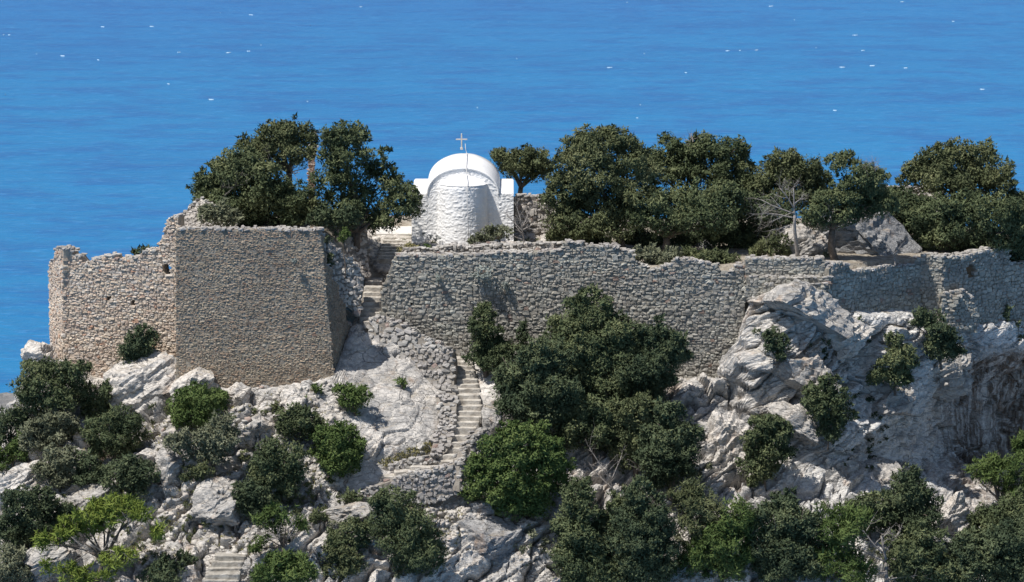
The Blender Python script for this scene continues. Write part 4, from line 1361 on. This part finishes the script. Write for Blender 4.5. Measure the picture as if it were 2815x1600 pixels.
plant('juniper_tree', 'juniper with dead grey crown twigs and straight trunk on the bastion',
      [(2095, 410, 24), (2120, 400, 18), (2150, 440, 36), (2190, 450, 32), (2130, 485, 40), (2080, 500, 36), (2180, 500, 38), (2055, 535, 40), (2110, 540, 36), (2150, 525, 32), (2040, 550, 26), (2200, 515, 32)],
      (2090, 652), 3.0, 'jun', group=G1, fork=(2082, 575), trunk=.2, dead=[(2150, 440, 1.1, .3, 1.0), (2180, 430, .9, .4, .9), (2080, 540, 1.0, -.3, .8)])
plant('juniper_tree', 'great domed juniper at the far right of the plateau',
      [(2400, 390, 36), (2350, 405, 38), (2295, 430, 32), (2455, 410, 38), (2370, 450, 55), (2440, 470, 58), (2500, 450, 40), (2265, 452, 18), (2520, 500, 36), (2310, 450, 36)], (2400, 640), 12, 'jun2', group=G1, trunk=.24, dens=1.15)
plant('juniper_tree', 'wide juniper with low trunk behind the corner tower', [(2350, 540, 50), (2420, 550, 56), (2480, 540, 52), (2370, 590, 44), (2440, 605, 44), (2300, 560, 44), (2320, 600, 34), (2530, 560, 36), (2510, 600, 40)], (2345, 648), 7.5, 'jun', group=G1, trunk=.22)
plant('juniper_tree', 'juniper above the grey rock left of the great dome', [(2230, 520, 44), (2270, 545, 44), (2200, 535, 40), (2250, 505, 30), (2300, 520, 36), (2270, 585, 32), (2310, 570, 40), (2190, 500, 30)], (2240, 625), 8.5, 'jun', group=G1)
plant('juniper_tree', 'dark juniper cut by the right edge of the picture', [(2550, 530, 34), (2590, 580, 60), (2560, 630, 36), (2600, 500, 36), (2530, 640, 24)], (2570, 690), 8.5, 'cyp', group=G1)
dead_tree('dead_tree', 'bare grey dead tree with branches reaching left above the bastion', (1996, 652), 2.4,
          [(1996, 652, 1988, 540, .13, 0), (1988, 540, 1985, 470, .06, 3), (1988, 545, 1915, 535, .045, 3), (1988, 560, 1930, 575, .035, 3), (1986, 520, 1950, 470, .045, 3), (1987, 510, 2010, 490, .035, 3), (1988, 535, 1905, 500, .04, 3), (1988, 530, 1930, 555, .03, 3)], seed=3)
dead_tree('dead_shrub', 'bare grey thorn tree at the right corner of the chapel', (1312, 610), 4.6,
          [(1312, 612, 1305, 560, .06, 2), (1305, 560, 1290, 510, .04, 3), (1306, 570, 1330, 520, .04, 3), (1308, 580, 1270, 540, .035, 3), (1308, 575, 1335, 560, .035, 3), (1310, 600, 1280, 590, .03, 2)], seed=5)
dead_tree('dead_sapling', 'small bare forked sapling behind the shaded wall', (2240, 662), 2.6, [(2240, 665, 2238, 640, .05, 0), (2238, 642, 2222, 615, .03, 1), (2238, 642, 2256, 612, .03, 1)], seed=6)
GB = 'bushes along the top of the walls'
plant('shrub', 'grey-green bush in the dip of the main wall top', [(1625, 645, 26), (1655, 650, 24), (1605, 640, 18), (1680, 640, 20)], (1640, 672), 1.6, 'grey', 'shrub', GB, .04, leaf=(.14, .07))
plant('shrub', 'dark green bush behind the broken right part of the main wall', [(1760, 650, 24), (1800, 655, 26), (1830, 655, 20), (1730, 640, 20)], (1790, 680), 1.6, 'jun2', 'shrub', GB, .04, leaf=(.14, .07))
plant('shrub', 'green bush just left of the trunk of the bare dead tree', [(1920, 625, 24), (1950, 610, 22), (1890, 635, 18), (1960, 635, 16)], (1930, 660), 3.4, 'jun2', 'shrub', GB, .04, leaf=(.14, .07))
plant('shrub', 'yellowish bush at the left end of the main wall top', [(1012, 628, 15), (1026, 624, 14)], (1018, 645), 2.2, 'dry', 'shrub', GB, .03, leaf=(.12, .06))
plant('shrub', 'small dark green bush beside the yellowish one on the main wall', [(1066, 627, 13), (1074, 630, 10)], (1068, 645), 2.0, 'bright', 'shrub', GB, .03, leaf=(.12, .06))
plant('shrub', 'spreading spiny bush in front of the chapel apse', [(1190, 602, 15), (1215, 596, 17), (1240, 585, 17), (1262, 582, 15), (1225, 575, 10)], (1225, 618), 4.4, 'grey', 'shrub', GB, .04, leaf=(.14, .07))
plant('shrub', 'pale lavender shrub at the left foot of the chapel', [(1070, 592, 12), (1090, 598, 11)], (1078, 610), 5.6, 'silver', 'shrub', GB, .02, leaf=(.10, .05), gap=.3)
plant('shrub', 'small green bush growing in the rubble right of the tower', [(862, 588, 13), (855, 600, 8)], (862, 604), -.6, 'bright', 'shrub', GB, .03, leaf=(.12, .06))
plant('shrub', 'dark bush hanging in the rubble beside the tower corner', [(818, 600, 10), (822, 645, 10), (826, 660, 8)], (822, 675), -.9, 'cyp', 'shrub', GB, .03, leaf=(.12, .06))
plant('shrub', 'dark bush on the crest behind the left curtain wall', [(345, 634, 12), (368, 628, 13), (385, 634, 10)], (365, 650), 2.0, 'cyp', 'shrub', GB, .03, leaf=(.14, .07))
GU = 'dark undergrowth beneath the junipers'
for lb, x, y, rr, Yu in (('dark undergrowth left of the tallest juniper trunk', 1470, 600, 30, 7.5), ('dark undergrowth between the first and second juniper trunks', 1612, 600, 34, 8.0),
                     ('dark undergrowth right of the forked trunk', 1730, 605, 36, 8.0), ('dark undergrowth under the right part of the juniper row', 1810, 600, 34, 9.0),
                     ('dark undergrowth behind the trunk of the dead tree', 2025, 590, 34, 9.0), ('dark undergrowth under the great domed juniper', 2420, 620, 34, 9.5),
                     ('dark undergrowth above the shaded wall rock', 2180, 585, 30, 9.5), ('dark undergrowth behind the tower rim below the junipers', 720, 560, 26, 4.5), ('dark undergrowth between tower junipers and chapel', 900, 555, 26, 6.5)):
    plant('undergrowth', lb, [(x - rr * .9, y + 4, rr * .8), (x, y, rr), (x + rr * .9, y + 6, rr * .8)], (x, y + rr), Yu, 'cyp', 'shrub', GU, .04, limbs=3)
# tufts growing out of the wall faces
GW = 'grey tufts growing out of the wall faces'
for lb, x, y, rr in (('large silver-grey tuft growing on the face of the main wall', 1212, 690, 17), ('small silver tuft on the main wall left of the large tuft', 1097, 698, 8),
                     ('silver tuft on the main wall right of the large tuft', 1262, 718, 11), ('small grey tuft near the top right of the tower face', 735, 652, 7),
                     ('tiny silver tuft on the main wall directly beside the large tuft', 1190, 690, 9)):
    fy = -.25 if x > 1000 else -4.95
    plant('wall_tuft', lb, [(x, y, rr), (x + rr * .4, y + rr * .5, rr * .6)], (x, y + rr * .4), fy, 'silver', 'plant', GW, .02, leaf=(.10, .05), limbs=2)

# trees in front of the main wall
G2 = 'junipers and cypresses in front of the main wall'
plant('juniper_tree', 'slender young tree with bare trunk beside the lower stair',
      [(1213, 795, 24), (1205, 825, 26), (1222, 830, 22), (1200, 865, 24), (1235, 870, 26), (1272, 880, 26), (1190, 895, 20), (1225, 905, 26), (1260, 905, 24), (1212, 770, 14)], (1217, 972), -2.0, 'jun', group=G2, fork=(1214, 910), trunk=.15)
plant('cypress_tree', 'thin little cypress between the young tree and the big junipers', [(1308, 815, 9), (1306, 832, 12), (1309, 850, 13), (1307, 870, 13)], (1309, 920), -.8, 'cyp', group=G2, trunk=.06, up=.9)
plant('juniper_tree', 'tallest juniper in front of the main wall with a pointed top',
      [(1475, 745, 22), (1455, 775, 32), (1495, 785, 32), (1425, 815, 34), (1475, 825, 46), (1400, 850, 34), (1440, 870, 50), (1510, 860, 46), (1550, 840, 38), (1535, 810, 24), (1480, 910, 55), (1550, 900, 52), (1420, 920, 48), (1500, 960, 52), (1440, 980, 46)],
      (1480, 1040), None, 'jun', group=G2, trunk=.24, dens=1.15)
plant('juniper_tree', 'juniper leaning right before the main wall with spiky branches',
      [(1600, 830, 24), (1585, 860, 36), (1630, 865, 34), (1660, 830, 18), (1680, 870, 30), (1705, 860, 20), (1700, 890, 24), (1625, 910, 46), (1670, 905, 34), (1590, 930, 48), (1640, 950, 44), (1575, 980, 44), (1620, 1000, 40), (1650, 800, 10)],
      (1620, 1060), None, 'cyp', group=G2, trunk=.22, dens=1.1)
plant('juniper_tree', 'dark juniper left of the tall one, just right of the stair',
      [(1345, 890, 34), (1300, 930, 42), (1350, 940, 44), (1390, 910, 38), (1280, 975, 38), (1340, 985, 46), (1395, 980, 42), (1300, 1020, 40), (1360, 1035, 46), (1325, 905, 28), (1400, 1030, 36), (1275, 1010, 28)],
      (1340, 1085), None, 'cyp', group=G2, trunk=.2, dens=1.15)
plant('juniper_tree', 'greyish juniper below the tall pointed one', [(1450, 1030, 40), (1500, 1030, 40), (1440, 1070, 40), (1490, 1080, 46), (1530, 1070, 36), (1550, 1110, 34), (1420, 1100, 28)], (1490, 1150), None, 'jun', group=G2)
plant('juniper_tree', 'grey-green column juniper in the middle of the thicket', [(1600, 1030, 36), (1580, 1070, 40), (1625, 1070, 40), (1590, 1115, 40), (1570, 1140, 34), (1560, 1030, 30), (1615, 1120, 34)], (1590, 1190), None, 'jun2', group=G2, dead=[(1600, 1180, .9, 0, .8)])
plant('cypress_tree', 'very dark juniper at the right side of the thicket', [(1670, 1030, 26), (1690, 1065, 34), (1655, 1090, 38), (1710, 1100, 34), (1735, 1085, 20), (1670, 1135, 42), (1715, 1145, 34), (1640, 1160, 38), (1690, 1180, 38), (1650, 1200, 28)],
      (1680, 1240), None, 'cyp', group=G2, trunk=.2, dens=1.15)
plant('juniper_tree', 'bright green rounded juniper right of the curving stair',
      [(1285, 1085, 28), (1335, 1090, 28), (1250, 1115, 32), (1300, 1125, 44), (1360, 1125, 36), (1225, 1160, 36), (1280, 1175, 48), (1345, 1170, 44), (1400, 1160, 28), (1200, 1205, 34), (1250, 1225, 44), (1320, 1225, 46), (1380, 1215, 34), (1180, 1235, 24), (1290, 1265, 34), (1350, 1260, 30)],
      (1290, 1300), None, 'bright', group=G2, trunk=.2, dens=1.15)
plant('shrub', 'pale silvery bush at the left foot of the bright juniper', [(1170, 1205, 18), (1185, 1225, 16)], (1175, 1240), None, 'silver', 'shrub', None, .03, leaf=(.12, .06))
dead_tree('dead_branches_bush', 'tangle of bare grey branches below the thicket of junipers', (1540, 1240), None,
          [(1540, 1240, 1515, 1170, .04, 1), (1535, 1225, 1490, 1180, .03, 2), (1530, 1200, 1555, 1140, .03, 2), (1520, 1190, 1475, 1120, .03, 2)], seed=8)

# lower middle and right foreground
G3 = 'trees on the slope at the bottom right'
plant('cypress_tree', 'tall narrow cypress at the bottom left of the dark group', [(1450, 1215, 20), (1445, 1250, 28), (1455, 1290, 34), (1440, 1330, 38), (1460, 1370, 42), (1440, 1410, 46), (1470, 1440, 44)], (1455, 1500), None, 'jun', group=G3, up=.8)
plant('cypress_tree', 'dark pointed cypress at the bottom middle', [(1600, 1215, 16), (1595, 1245, 26), (1610, 1280, 36), (1590, 1320, 42), (1630, 1330, 38), (1600, 1370, 46), (1640, 1390, 40), (1610, 1430, 46)], (1610, 1500), None, 'cyp', group=G3, up=.8, dens=1.15)
plant('cypress_tree', 'bushy olive cypress between the two pointed ones', [(1540, 1310, 30), (1525, 1350, 38), (1560, 1360, 36), (1520, 1400, 44), (1560, 1420, 42), (1500, 1440, 40), (1550, 1270, 24)], (1530, 1500), None, 'jun', group=G3, up=.8)
plant('pine_tree', 'loose green pine right of the dark cypresses', [(1735, 1235, 26), (1720, 1265, 28), (1760, 1275, 30), (1700, 1245, 18), (1780, 1310, 30), (1740, 1320, 32)], (1750, 1400), None, 'jun2', group=G3, gap=.25, leaf=(.18, .05))
plant('pine_tree', 'fresh green pine low at the bottom right of centre', [(1850, 1290, 32), (1810, 1330, 32), (1790, 1370, 40), (1840, 1370, 40), (1740, 1400, 34), (1700, 1430, 30), (1820, 1410, 36), (1880, 1320, 30), (1770, 1430, 30)], (1830, 1480), None, 'bright', group=G3, gap=.2, leaf=(.18, .05), dead=[(1840, 1380, .9, -.3, .4)])
plant('juniper_tree', 'dark spreading juniper at the bottom below the white buttress',
      [(1940, 1275, 28), (1970, 1265, 26), (1930, 1310, 36), (1985, 1310, 38), (1960, 1350, 42), (2010, 1360, 36), (1920, 1370, 36), (1985, 1400, 44), (1940, 1420, 40), (2020, 1410, 32)], (1965, 1480), None, 'cyp', group=G3, trunk=.18, dens=1.1)
plant('pine_tree', 'light green pine with pale bare branches at the bottom right', [(2100, 1300, 28), (2070, 1330, 30), (2120, 1340, 32), (2060, 1290, 20), (2140, 1300, 26), (2080, 1380, 32), (2060, 1420, 34), (2110, 1420, 36), (2150, 1440, 30)], (2130, 1500), None, 'pine' if False else 'bright', group=G3, gap=.25, leaf=(.18, .05))
plant('cypress_tree', 'upright dark cypress at lower right in front of the white cliff', [(2280, 1190, 18), (2270, 1220, 28), (2300, 1235, 26), (2255, 1260, 32), (2295, 1275, 36), (2260, 1300, 32), (2310, 1310, 30), (2275, 1335, 30)], (2280, 1380), None, 'cyp', group=G3, up=.8, dens=1.1)
plant('juniper_tree', 'round olive juniper left of the upright dark cypress', [(2150, 1265, 26), (2190, 1270, 28), (2170, 1300, 30), (2210, 1300, 24), (2140, 1290, 20)], (2175, 1350), None, 'jun', group=G3)
plant('juniper_tree', 'bushy juniper at the bottom below the upright cypress', [(2310, 1350, 36), (2270, 1390, 38), (2330, 1400, 42), (2290, 1430, 40), (2360, 1440, 36)], (2310, 1490), None, 'jun', group=G3, dens=1.1)
plant('juniper_tree', 'dark thicket tree at the bottom right corner', [(2430, 1380, 38), (2480, 1370, 40), (2530, 1360, 44), (2450, 1420, 44), (2510, 1420, 50), (2550, 1420, 44), (2560, 1330, 36), (2400, 1420, 28)], (2490, 1500), None, 'cyp', group=G3, dens=1.15)
plant('juniper_tree', 'olive juniper at the right edge above the corner thicket', [(2480, 1310, 32), (2530, 1290, 36), (2440, 1330, 28), (2510, 1330, 34), (2560, 1280, 34), (2420, 1310, 18)], (2500, 1390), None, 'jun', group=G3)
plant('pine_tree', 'wind-bent pine with pale branches against the cave at the right', [(2440, 1180, 18), (2470, 1170, 22), (2500, 1180, 24), (2530, 1200, 28), (2470, 1195, 18), (2555, 1170, 30), (2540, 1240, 30)], (2500, 1290), None, 'bright', group=G3, gap=.3, leaf=(.18, .05), dead=[(2470, 1230, .8, -.5, .5)])
plant('pine_tree', 'bright green pine tip at the right edge in front of the cave', [(2560, 1105, 18), (2552, 1120, 14), (2570, 1130, 22)], (2575, 1200), 1., 'bright', group=G3, leaf=(.18, .05), trunk=.08)
dead_tree('dead_pine', 'dead pine with curved pale branches at the bottom right', (2220, 1490), None,
          [(2220, 1500, 2216, 1400, .16, 0), (2216, 1400, 2205, 1340, .09, 2), (2214, 1390, 2140, 1310, .06, 2), (2215, 1405, 2130, 1370, .05, 2), (2215, 1380, 2250, 1330, .05, 2), (2217, 1430, 2150, 1440, .05, 2), (2217, 1450, 2290, 1440, .04, 2)], seed=12, depth=2)
plant('shrub', 'grey-green bush among the rocks at lower right', [(2380, 1290, 22), (2410, 1300, 20), (2350, 1300, 18)], (2385, 1330), None, 'grey', 'shrub', None, .03, leaf=(.14, .06))

# shrubs on the right-hand crag
G4 = 'bushes rooted in the right-hand cliff'
plant('shrub', 'dark bush in the crack under the bulging rock', [(1935, 850, 22), (1955, 870, 20), (1925, 870, 14), (1950, 895, 14)], (1945, 905), -3.0, 'cyp', 'shrub', G4, .05)
plant('shrub', 'hanging juniper bush left of the cliff shelf', [(2075, 960, 24), (2050, 990, 30), (2090, 1000, 32), (2060, 1030, 32), (2105, 1030, 28), (2085, 1065, 30), (2030, 1010, 20)], (2080, 1090), -3.9, 'jun', 'shrub', G4, .07, dens=1.1)
plant('shrub', 'two-lobed dark bush in the middle of the cliff', [(2240, 850, 20), (2255, 880, 26), (2230, 900, 26), (2265, 910, 26), (2240, 945, 28), (2200, 940, 28), (2260, 950, 20), (2185, 950, 16)], (2240, 975), -.6, 'jun', 'shrub', G4, .07, dens=1.1)
plant('shrub', 'dark juniper bush right of the two-lobed one below the corner tower', [(2330, 800, 24), (2350, 830, 28), (2370, 860, 30), (2350, 880, 28), (2385, 880, 24), (2300, 790, 18), (2330, 860, 22), (2290, 810, 14)], (2355, 910), 1.6, 'cyp', 'shrub', G4, .07, dens=1.1)
plant('shrub', 'large olive bush on the pale rock right of the dark thicket', [(1900, 1060, 22), (1930, 1065, 28), (1890, 1100, 32), (1940, 1100, 36), (1965, 1080, 22), (1900, 1140, 34), (1945, 1140, 32), (1880, 1170, 28), (1915, 1180, 28), (1885, 1205, 16)], (1915, 1215), None, 'jun', 'shrub', G4, .08, dens=1.1)
plant('shrub', 'dark little bush under the tilted rock block', [(2060, 1080, 16), (2085, 1095, 16)], (2072, 1110), -4., 'cyp', 'shrub', G4, .04)
plant('shrub', 'tiny green tuft on the shaded cliff at right', [(2515, 790, 10), (2520, 775, 7)], (2518, 802), 6.8, 'cyp', 'shrub', G4, .02, leaf=(.14, .07))
plant('shrub', 'tiny dark tuft below the other on the shaded cliff', [(2545, 812, 8), (2555, 850, 9)], (2550, 862), 7.2, 'cyp', 'shrub', G4, .02, leaf=(.14, .07))

# left slope
G5 = 'bushes on the rocky slope left of the stair'
sl = [
    ('dark dense juniper below the left end of the curtain wall', [(90, 935, 34), (140, 930, 34), (190, 935, 28), (70, 975, 34), (120, 980, 44), (180, 970, 34), (90, 1010, 34), (145, 1010, 32), (215, 925, 16)], (130, 1050), 'jun', 1.1),
    ('dark bush growing up the curtain wall beside the white boulder', [(350, 835, 22), (335, 870, 28), (365, 870, 26), (325, 905, 26), (345, 890, 24), (380, 850, 18)], (330, 945), 'cyp', 1.1),
    ('grey-green bush against the left edge of the tower', [(405, 840, 18), (425, 850, 20), (410, 865, 16), (435, 838, 12)], (415, 880), 'jun2', 1),
    ('small green bush between the dark juniper and the white boulder', [(225, 1000, 26), (255, 985, 28), (240, 1025, 26), (275, 975, 18)], (245, 1050), 'jun', 1),
    ('large grey olive bush on the left slope', [(120, 1065, 34), (90, 1085, 32), (150, 1080, 34), (110, 1110, 38), (160, 1050, 24), (75, 1110, 24)], (120, 1150), 'grey', 1.05),
    ('second grey olive bush below the first', [(140, 1160, 34), (175, 1180, 34), (110, 1185, 28), (180, 1145, 24), (150, 1200, 26)], (150, 1220), 'grey', 1.05),
    ('dark bushes at the left edge of the picture', [(15, 1060, 30), (45, 1045, 24), (10, 1095, 26), (60, 1060, 18)], (25, 1120), 'cyp', 1.1),
    ('bright green bush at the left edge below the dark one', [(20, 1135, 26), (55, 1125, 26), (5, 1160, 22), (70, 1100, 20)], (30, 1175), 'bright', 1),
    ('dark round bush below the white boulder', [(270, 1065, 32), (310, 1060, 34), (250, 1095, 34), (295, 1100, 38), (335, 1085, 28), (265, 1125, 28), (310, 1125, 24)], (285, 1150), 'jun', 1.1),
    ('dark bush left of the angular rock', [(300, 1175, 28), (340, 1170, 28), (370, 1185, 26), (330, 1205, 30), (290, 1215, 26), (345, 1230, 26)], (330, 1250), 'cyp', 1),
    ('dark small shrub beside the second grey bush', [(220, 1160, 26), (240, 1190, 26), (215, 1200, 24), (260, 1185, 20)], (232, 1222), 'cyp', 1.05),
    ('rounded fresh green bush below the tower', [(490, 990, 30), (460, 1015, 32), (510, 1010, 36), (540, 1005, 28), (475, 1045, 34), (520, 1040, 34), (445, 1035, 18)], (495, 1080), 'bright', 1.15),
    ('blue-green bush under the fresh green one', [(550, 1065, 26), (520, 1095, 32), (560, 1100, 34), (470, 1105, 26), (440, 1110, 22), (500, 1130, 32), (545, 1135, 30), (580, 1085, 18)], (510, 1165), 'grey', 1.1),
    ('low green bush below the blue-green one', [(480, 1185, 18), (510, 1180, 20), (460, 1195, 14)], (485, 1200), 'jun2', 1),
    ('open bush on the slab below the tower right corner', [(865, 985, 20), (895, 990, 24), (880, 1010, 24), (910, 1000, 18), (850, 975, 14)], (890, 1040), 'bright', .8),
    ('olive bush left of the green cypress bush', [(725, 1045, 26), (755, 1055, 30), (735, 1080, 30), (775, 1075, 24), (710, 1070, 20), (800, 1060, 18)], (745, 1110), 'jun', 1),
    ('dense green cypress bush in the middle of the slope', [(850, 1085, 28), (820, 1100, 30), (865, 1115, 36), (825, 1135, 36), (860, 1150, 36), (890, 1125, 24), (830, 1165, 28), (875, 1165, 24)], (850, 1195), 'bright', 1.2),
    ('big dark bush left of the dense cypress bush', [(690, 1125, 30), (670, 1155, 36), (720, 1150, 34), (650, 1190, 34), (700, 1195, 40), (740, 1180, 26), (680, 1230, 34), (725, 1215, 28)], (690, 1250), 'jun', 1.1),
    ('dark bush at the foot of the big dark one', [(620, 1230, 28), (650, 1235, 26), (610, 1260, 28), (640, 1275, 28), (670, 1255, 22)], (635, 1300), 'cyp', 1.1),
    ('small bush in front of the path', [(870, 1245, 14), (888, 1250, 15), (880, 1262, 12)], (880, 1270), 'jun', 1),
    ('large juniper bush at the bottom left of the boulder', [(990, 1255, 34), (960, 1285, 34), (1015, 1290, 40), (975, 1325, 40), (1030, 1330, 42), (1075, 1355, 34), (1000, 1365, 44), (1055, 1390, 42), (1095, 1375, 20), (1010, 1405, 34), (1080, 1410, 24), (945, 1260, 20)], (1010, 1440), 'jun', 1.1),
    ('green bush left of the large juniper bush', [(880, 1325, 26), (915, 1335, 26), (850, 1350, 26), (890, 1360, 24), (830, 1370, 20)], (880, 1390), 'jun', 1),
    ('greyish bush at the bottom centre left', [(830, 1395, 24), (860, 1390, 24), (845, 1425, 28), (880, 1420, 24), (810, 1430, 20)], (845, 1460), 'jun2', .9),
    ('small shrub among the scree below the path', [(800, 1290, 14), (790, 1300, 12), (815, 1295, 10)], (800, 1312), 'jun2', .8),
    ('round dark bush at the bottom left of the steps', [(400, 1430, 28), (430, 1425, 24), (385, 1450, 26), (420, 1455, 26)], (410, 1480), 'cyp', 1.1),
    ('small dark bush above the bottom steps', [(455, 1395, 16), (470, 1402, 14)], (462, 1415), 'cyp', 1),
    ('tall dark bush at the far left below the white rock', [(70, 1240, 28), (50, 1270, 34), (95, 1275, 34), (40, 1310, 36), (85, 1315, 40), (55, 1350, 34), (110, 1240, 20), (20, 1340, 30)], (65, 1385), 'cyp', 1.1),
    ('dark bush behind the yellow-green pine', [(140, 1270, 26), (165, 1290, 24), (130, 1310, 26), (150, 1325, 22)], (145, 1350), 'cyp', 1),
    ('grey brush at the bottom left corner', [(20, 1410, 34), (60, 1430, 30), (10, 1450, 30), (40, 1390, 24)], (30, 1480), 'grey', .9),
    ('tiny green tuft on the smooth slab', [(1003, 955, 9), (1010, 962, 7)], (1005, 970), 'bright', .9),
    ('tiny round shrub at the foot of the tower', [(790, 972, 9), (796, 976, 7)], (792, 984), 'bright', 1),
    ('low tuft under the tower beside the open bush', [(745, 998, 8), (735, 1000, 6), (760, 996, 6)], (745, 1006), 'bright', .8),
    ('small green bush below the tower near the grey domed boulder', [(685, 1015, 10), (695, 1022, 9)], (690, 1034), 'jun2', .8),
]
for lb, bl, bs_, mk, dn in sl:
    small = max(b[2] for b in bl) < 18
    plant('shrub', lb, bl, bs_, None, mk, 'shrub', G5, .03 if small else .07, dn, leaf=(.13, .07) if small else (.115, .066), limbs=4 if small else 7)
plant('pine_tree', 'yellow-green umbrella pine with bare branches at the lower left',
      [(290, 1265, 22), (330, 1275, 24), (250, 1280, 22), (360, 1290, 18), (215, 1295, 22), (280, 1295, 22), (185, 1320, 22), (150, 1340, 20), (110, 1355, 22), (230, 1320, 18), (395, 1330, 18), (405, 1345, 12), (170, 1350, 14)],
      (235, 1460), None, 'pine', 'tree', None, .12, 1.0, (.20, .05), gap=.1, grow=1.5, fork=(260, 1400), dead=[(260, 1380, 1.4, .4, .5), (230, 1380, 1.4, -.4, .4), (330, 1330, .9, .3, .2)])
plant('pine_tree', 'low yellow-green pine bough under the umbrella pine', [(290, 1400, 22), (320, 1395, 16), (270, 1430, 22), (170, 1440, 22), (210, 1450, 22), (130, 1420, 16)], (250, 1500), None, 'pine', 'tree', None, .08, .9, (.20, .05), gap=.2, grow=1.5)
plant('pine_tree', 'airy green pine with forked bare trunk above the bottom steps', [(690, 1290, 26), (725, 1295, 26), (660, 1305, 22), (745, 1315, 18), (690, 1320, 20), (655, 1350, 16), (640, 1375, 18)], (705, 1395), None, 'bright', 'tree', None, .07, .8, (.20, .05), gap=.25, fork=(708, 1370), dead=[(700, 1350, .9, -.4, .6), (720, 1350, .9, .4, .6)])
plant('pine_tree', 'bright green young pine at the bottom edge', [(700, 1410, 26), (735, 1405, 26), (680, 1435, 30), (725, 1440, 34), (765, 1435, 28), (650, 1450, 22)], (715, 1500), None, 'pine' if False else 'bright', 'tree', None, .08, 1.1, (.20, .06))


def grass(label, poly, n, seed=1):
    r = np.random.default_rng(seed)
    V = []; T = []; base = None; tries = 0
    xs_ = [p[0] for p in poly]; ys_ = [p[1] for p in poly]
    while len(V) < n * 18 and tries < n * 5:
        tries += 1
        x, y = r.uniform(min(xs_), max(xs_)), r.uniform(min(ys_), max(ys_))
        if not in_poly(x, y, poly): continue
        p, _ = hit(x, y)
        if p is None: continue
        if base is None: base = p
        for k in range(6):
            q = p + r.normal(0, .06, 3) * (1, 1, .2) - base
            d = np.array([r.normal(0, .06), r.normal(0, .06), r.uniform(.06, .16)])
            s_ = np.array([r.normal(0, .02), r.normal(0, .02), 0])
            V += [q - s_, q + s_, q + d]; T += [r.uniform(0, 1)] * 3
    V = np.array(V)
    tag(add_obj('dry_grass', mk_mesh('dry_grass', V, np.arange(len(V)).reshape(-1, 3), M['dry'], False, {'tint': T}), base), label, kind='stuff')


grass('dry yellowish grass above the path wall', [(1040, 1270), (1120, 1235), (1200, 1210), (1190, 1250), (1060, 1285)], 260, 1)
grass('dry grass on the rocks below the tower', [(150, 1200), (430, 1150), (640, 1090), (900, 1060), (900, 1300), (760, 1500), (560, 1560), (250, 1500)], 900, 2)
grass('dry weeds in the scree below the path bend', [(1150, 1400), (1280, 1400), (1260, 1500), (1160, 1490)], 120, 3)


def ground_cover(name, label, poly, n, mk, size=(.07, .22), seed=1):
    r = np.random.default_rng(seed); bl = []; tries = 0
    xs_ = [p[0] for p in poly]; ys_ = [p[1] for p in poly]
    while len(bl) < n and tries < n * 6:
        tries += 1
        x, y = r.uniform(min(xs_), max(xs_)), r.uniform(min(ys_), max(ys_))
        if not in_poly(x, y, poly): continue
        p, nn = hit(x, y)
        if p is None or fbm(p[None] * .45, 2, seed)[0] < -.02: continue
        R = r.uniform(*size) * r.uniform(.6, 1.3)
        bl.append((p + np.array([0, -.03, R * .35]), R))
    V, F, T = leaves_np(bl, r, 1.0, (.10, .055))
    b = bl[0][0]
    tag(add_obj(name, mk_mesh(name, V - b, F, M[mk], False, {'tint': T}), b), label, kind='stuff')


ground_cover('scrub', 'low grey-green scrub in the cracks of the left slope', [(0, 1150), (300, 1060), (470, 1120), (900, 1130), (980, 1300), (900, 1450), (560, 1600), (0, 1600)], 330, 'jun2', (.08, .26), 21)
ground_cover('weeds', 'low weeds among the rocks of the lower centre and right', [(900, 1400), (1400, 1400), (1700, 1300), (2050, 1150), (2300, 1350), (2700, 1400), (2815, 1600), (900, 1600)], 260, 'grey', (.08, .26), 22)
ground_cover('cliff_tufts', 'small dark tufts rooted in the cliff ledges', [(2060, 900), (2350, 880), (2500, 960), (2450, 1300), (2050, 1250)], 70, 'cyp', (.07, .20), 23)
ground_cover('plateau_weeds', 'weeds on the ground behind the main wall', [(1100, 640), (1560, 640), (2040, 660), (2280, 690), (2280, 715), (1100, 700)], 160, 'grey', (.07, .18), 24)
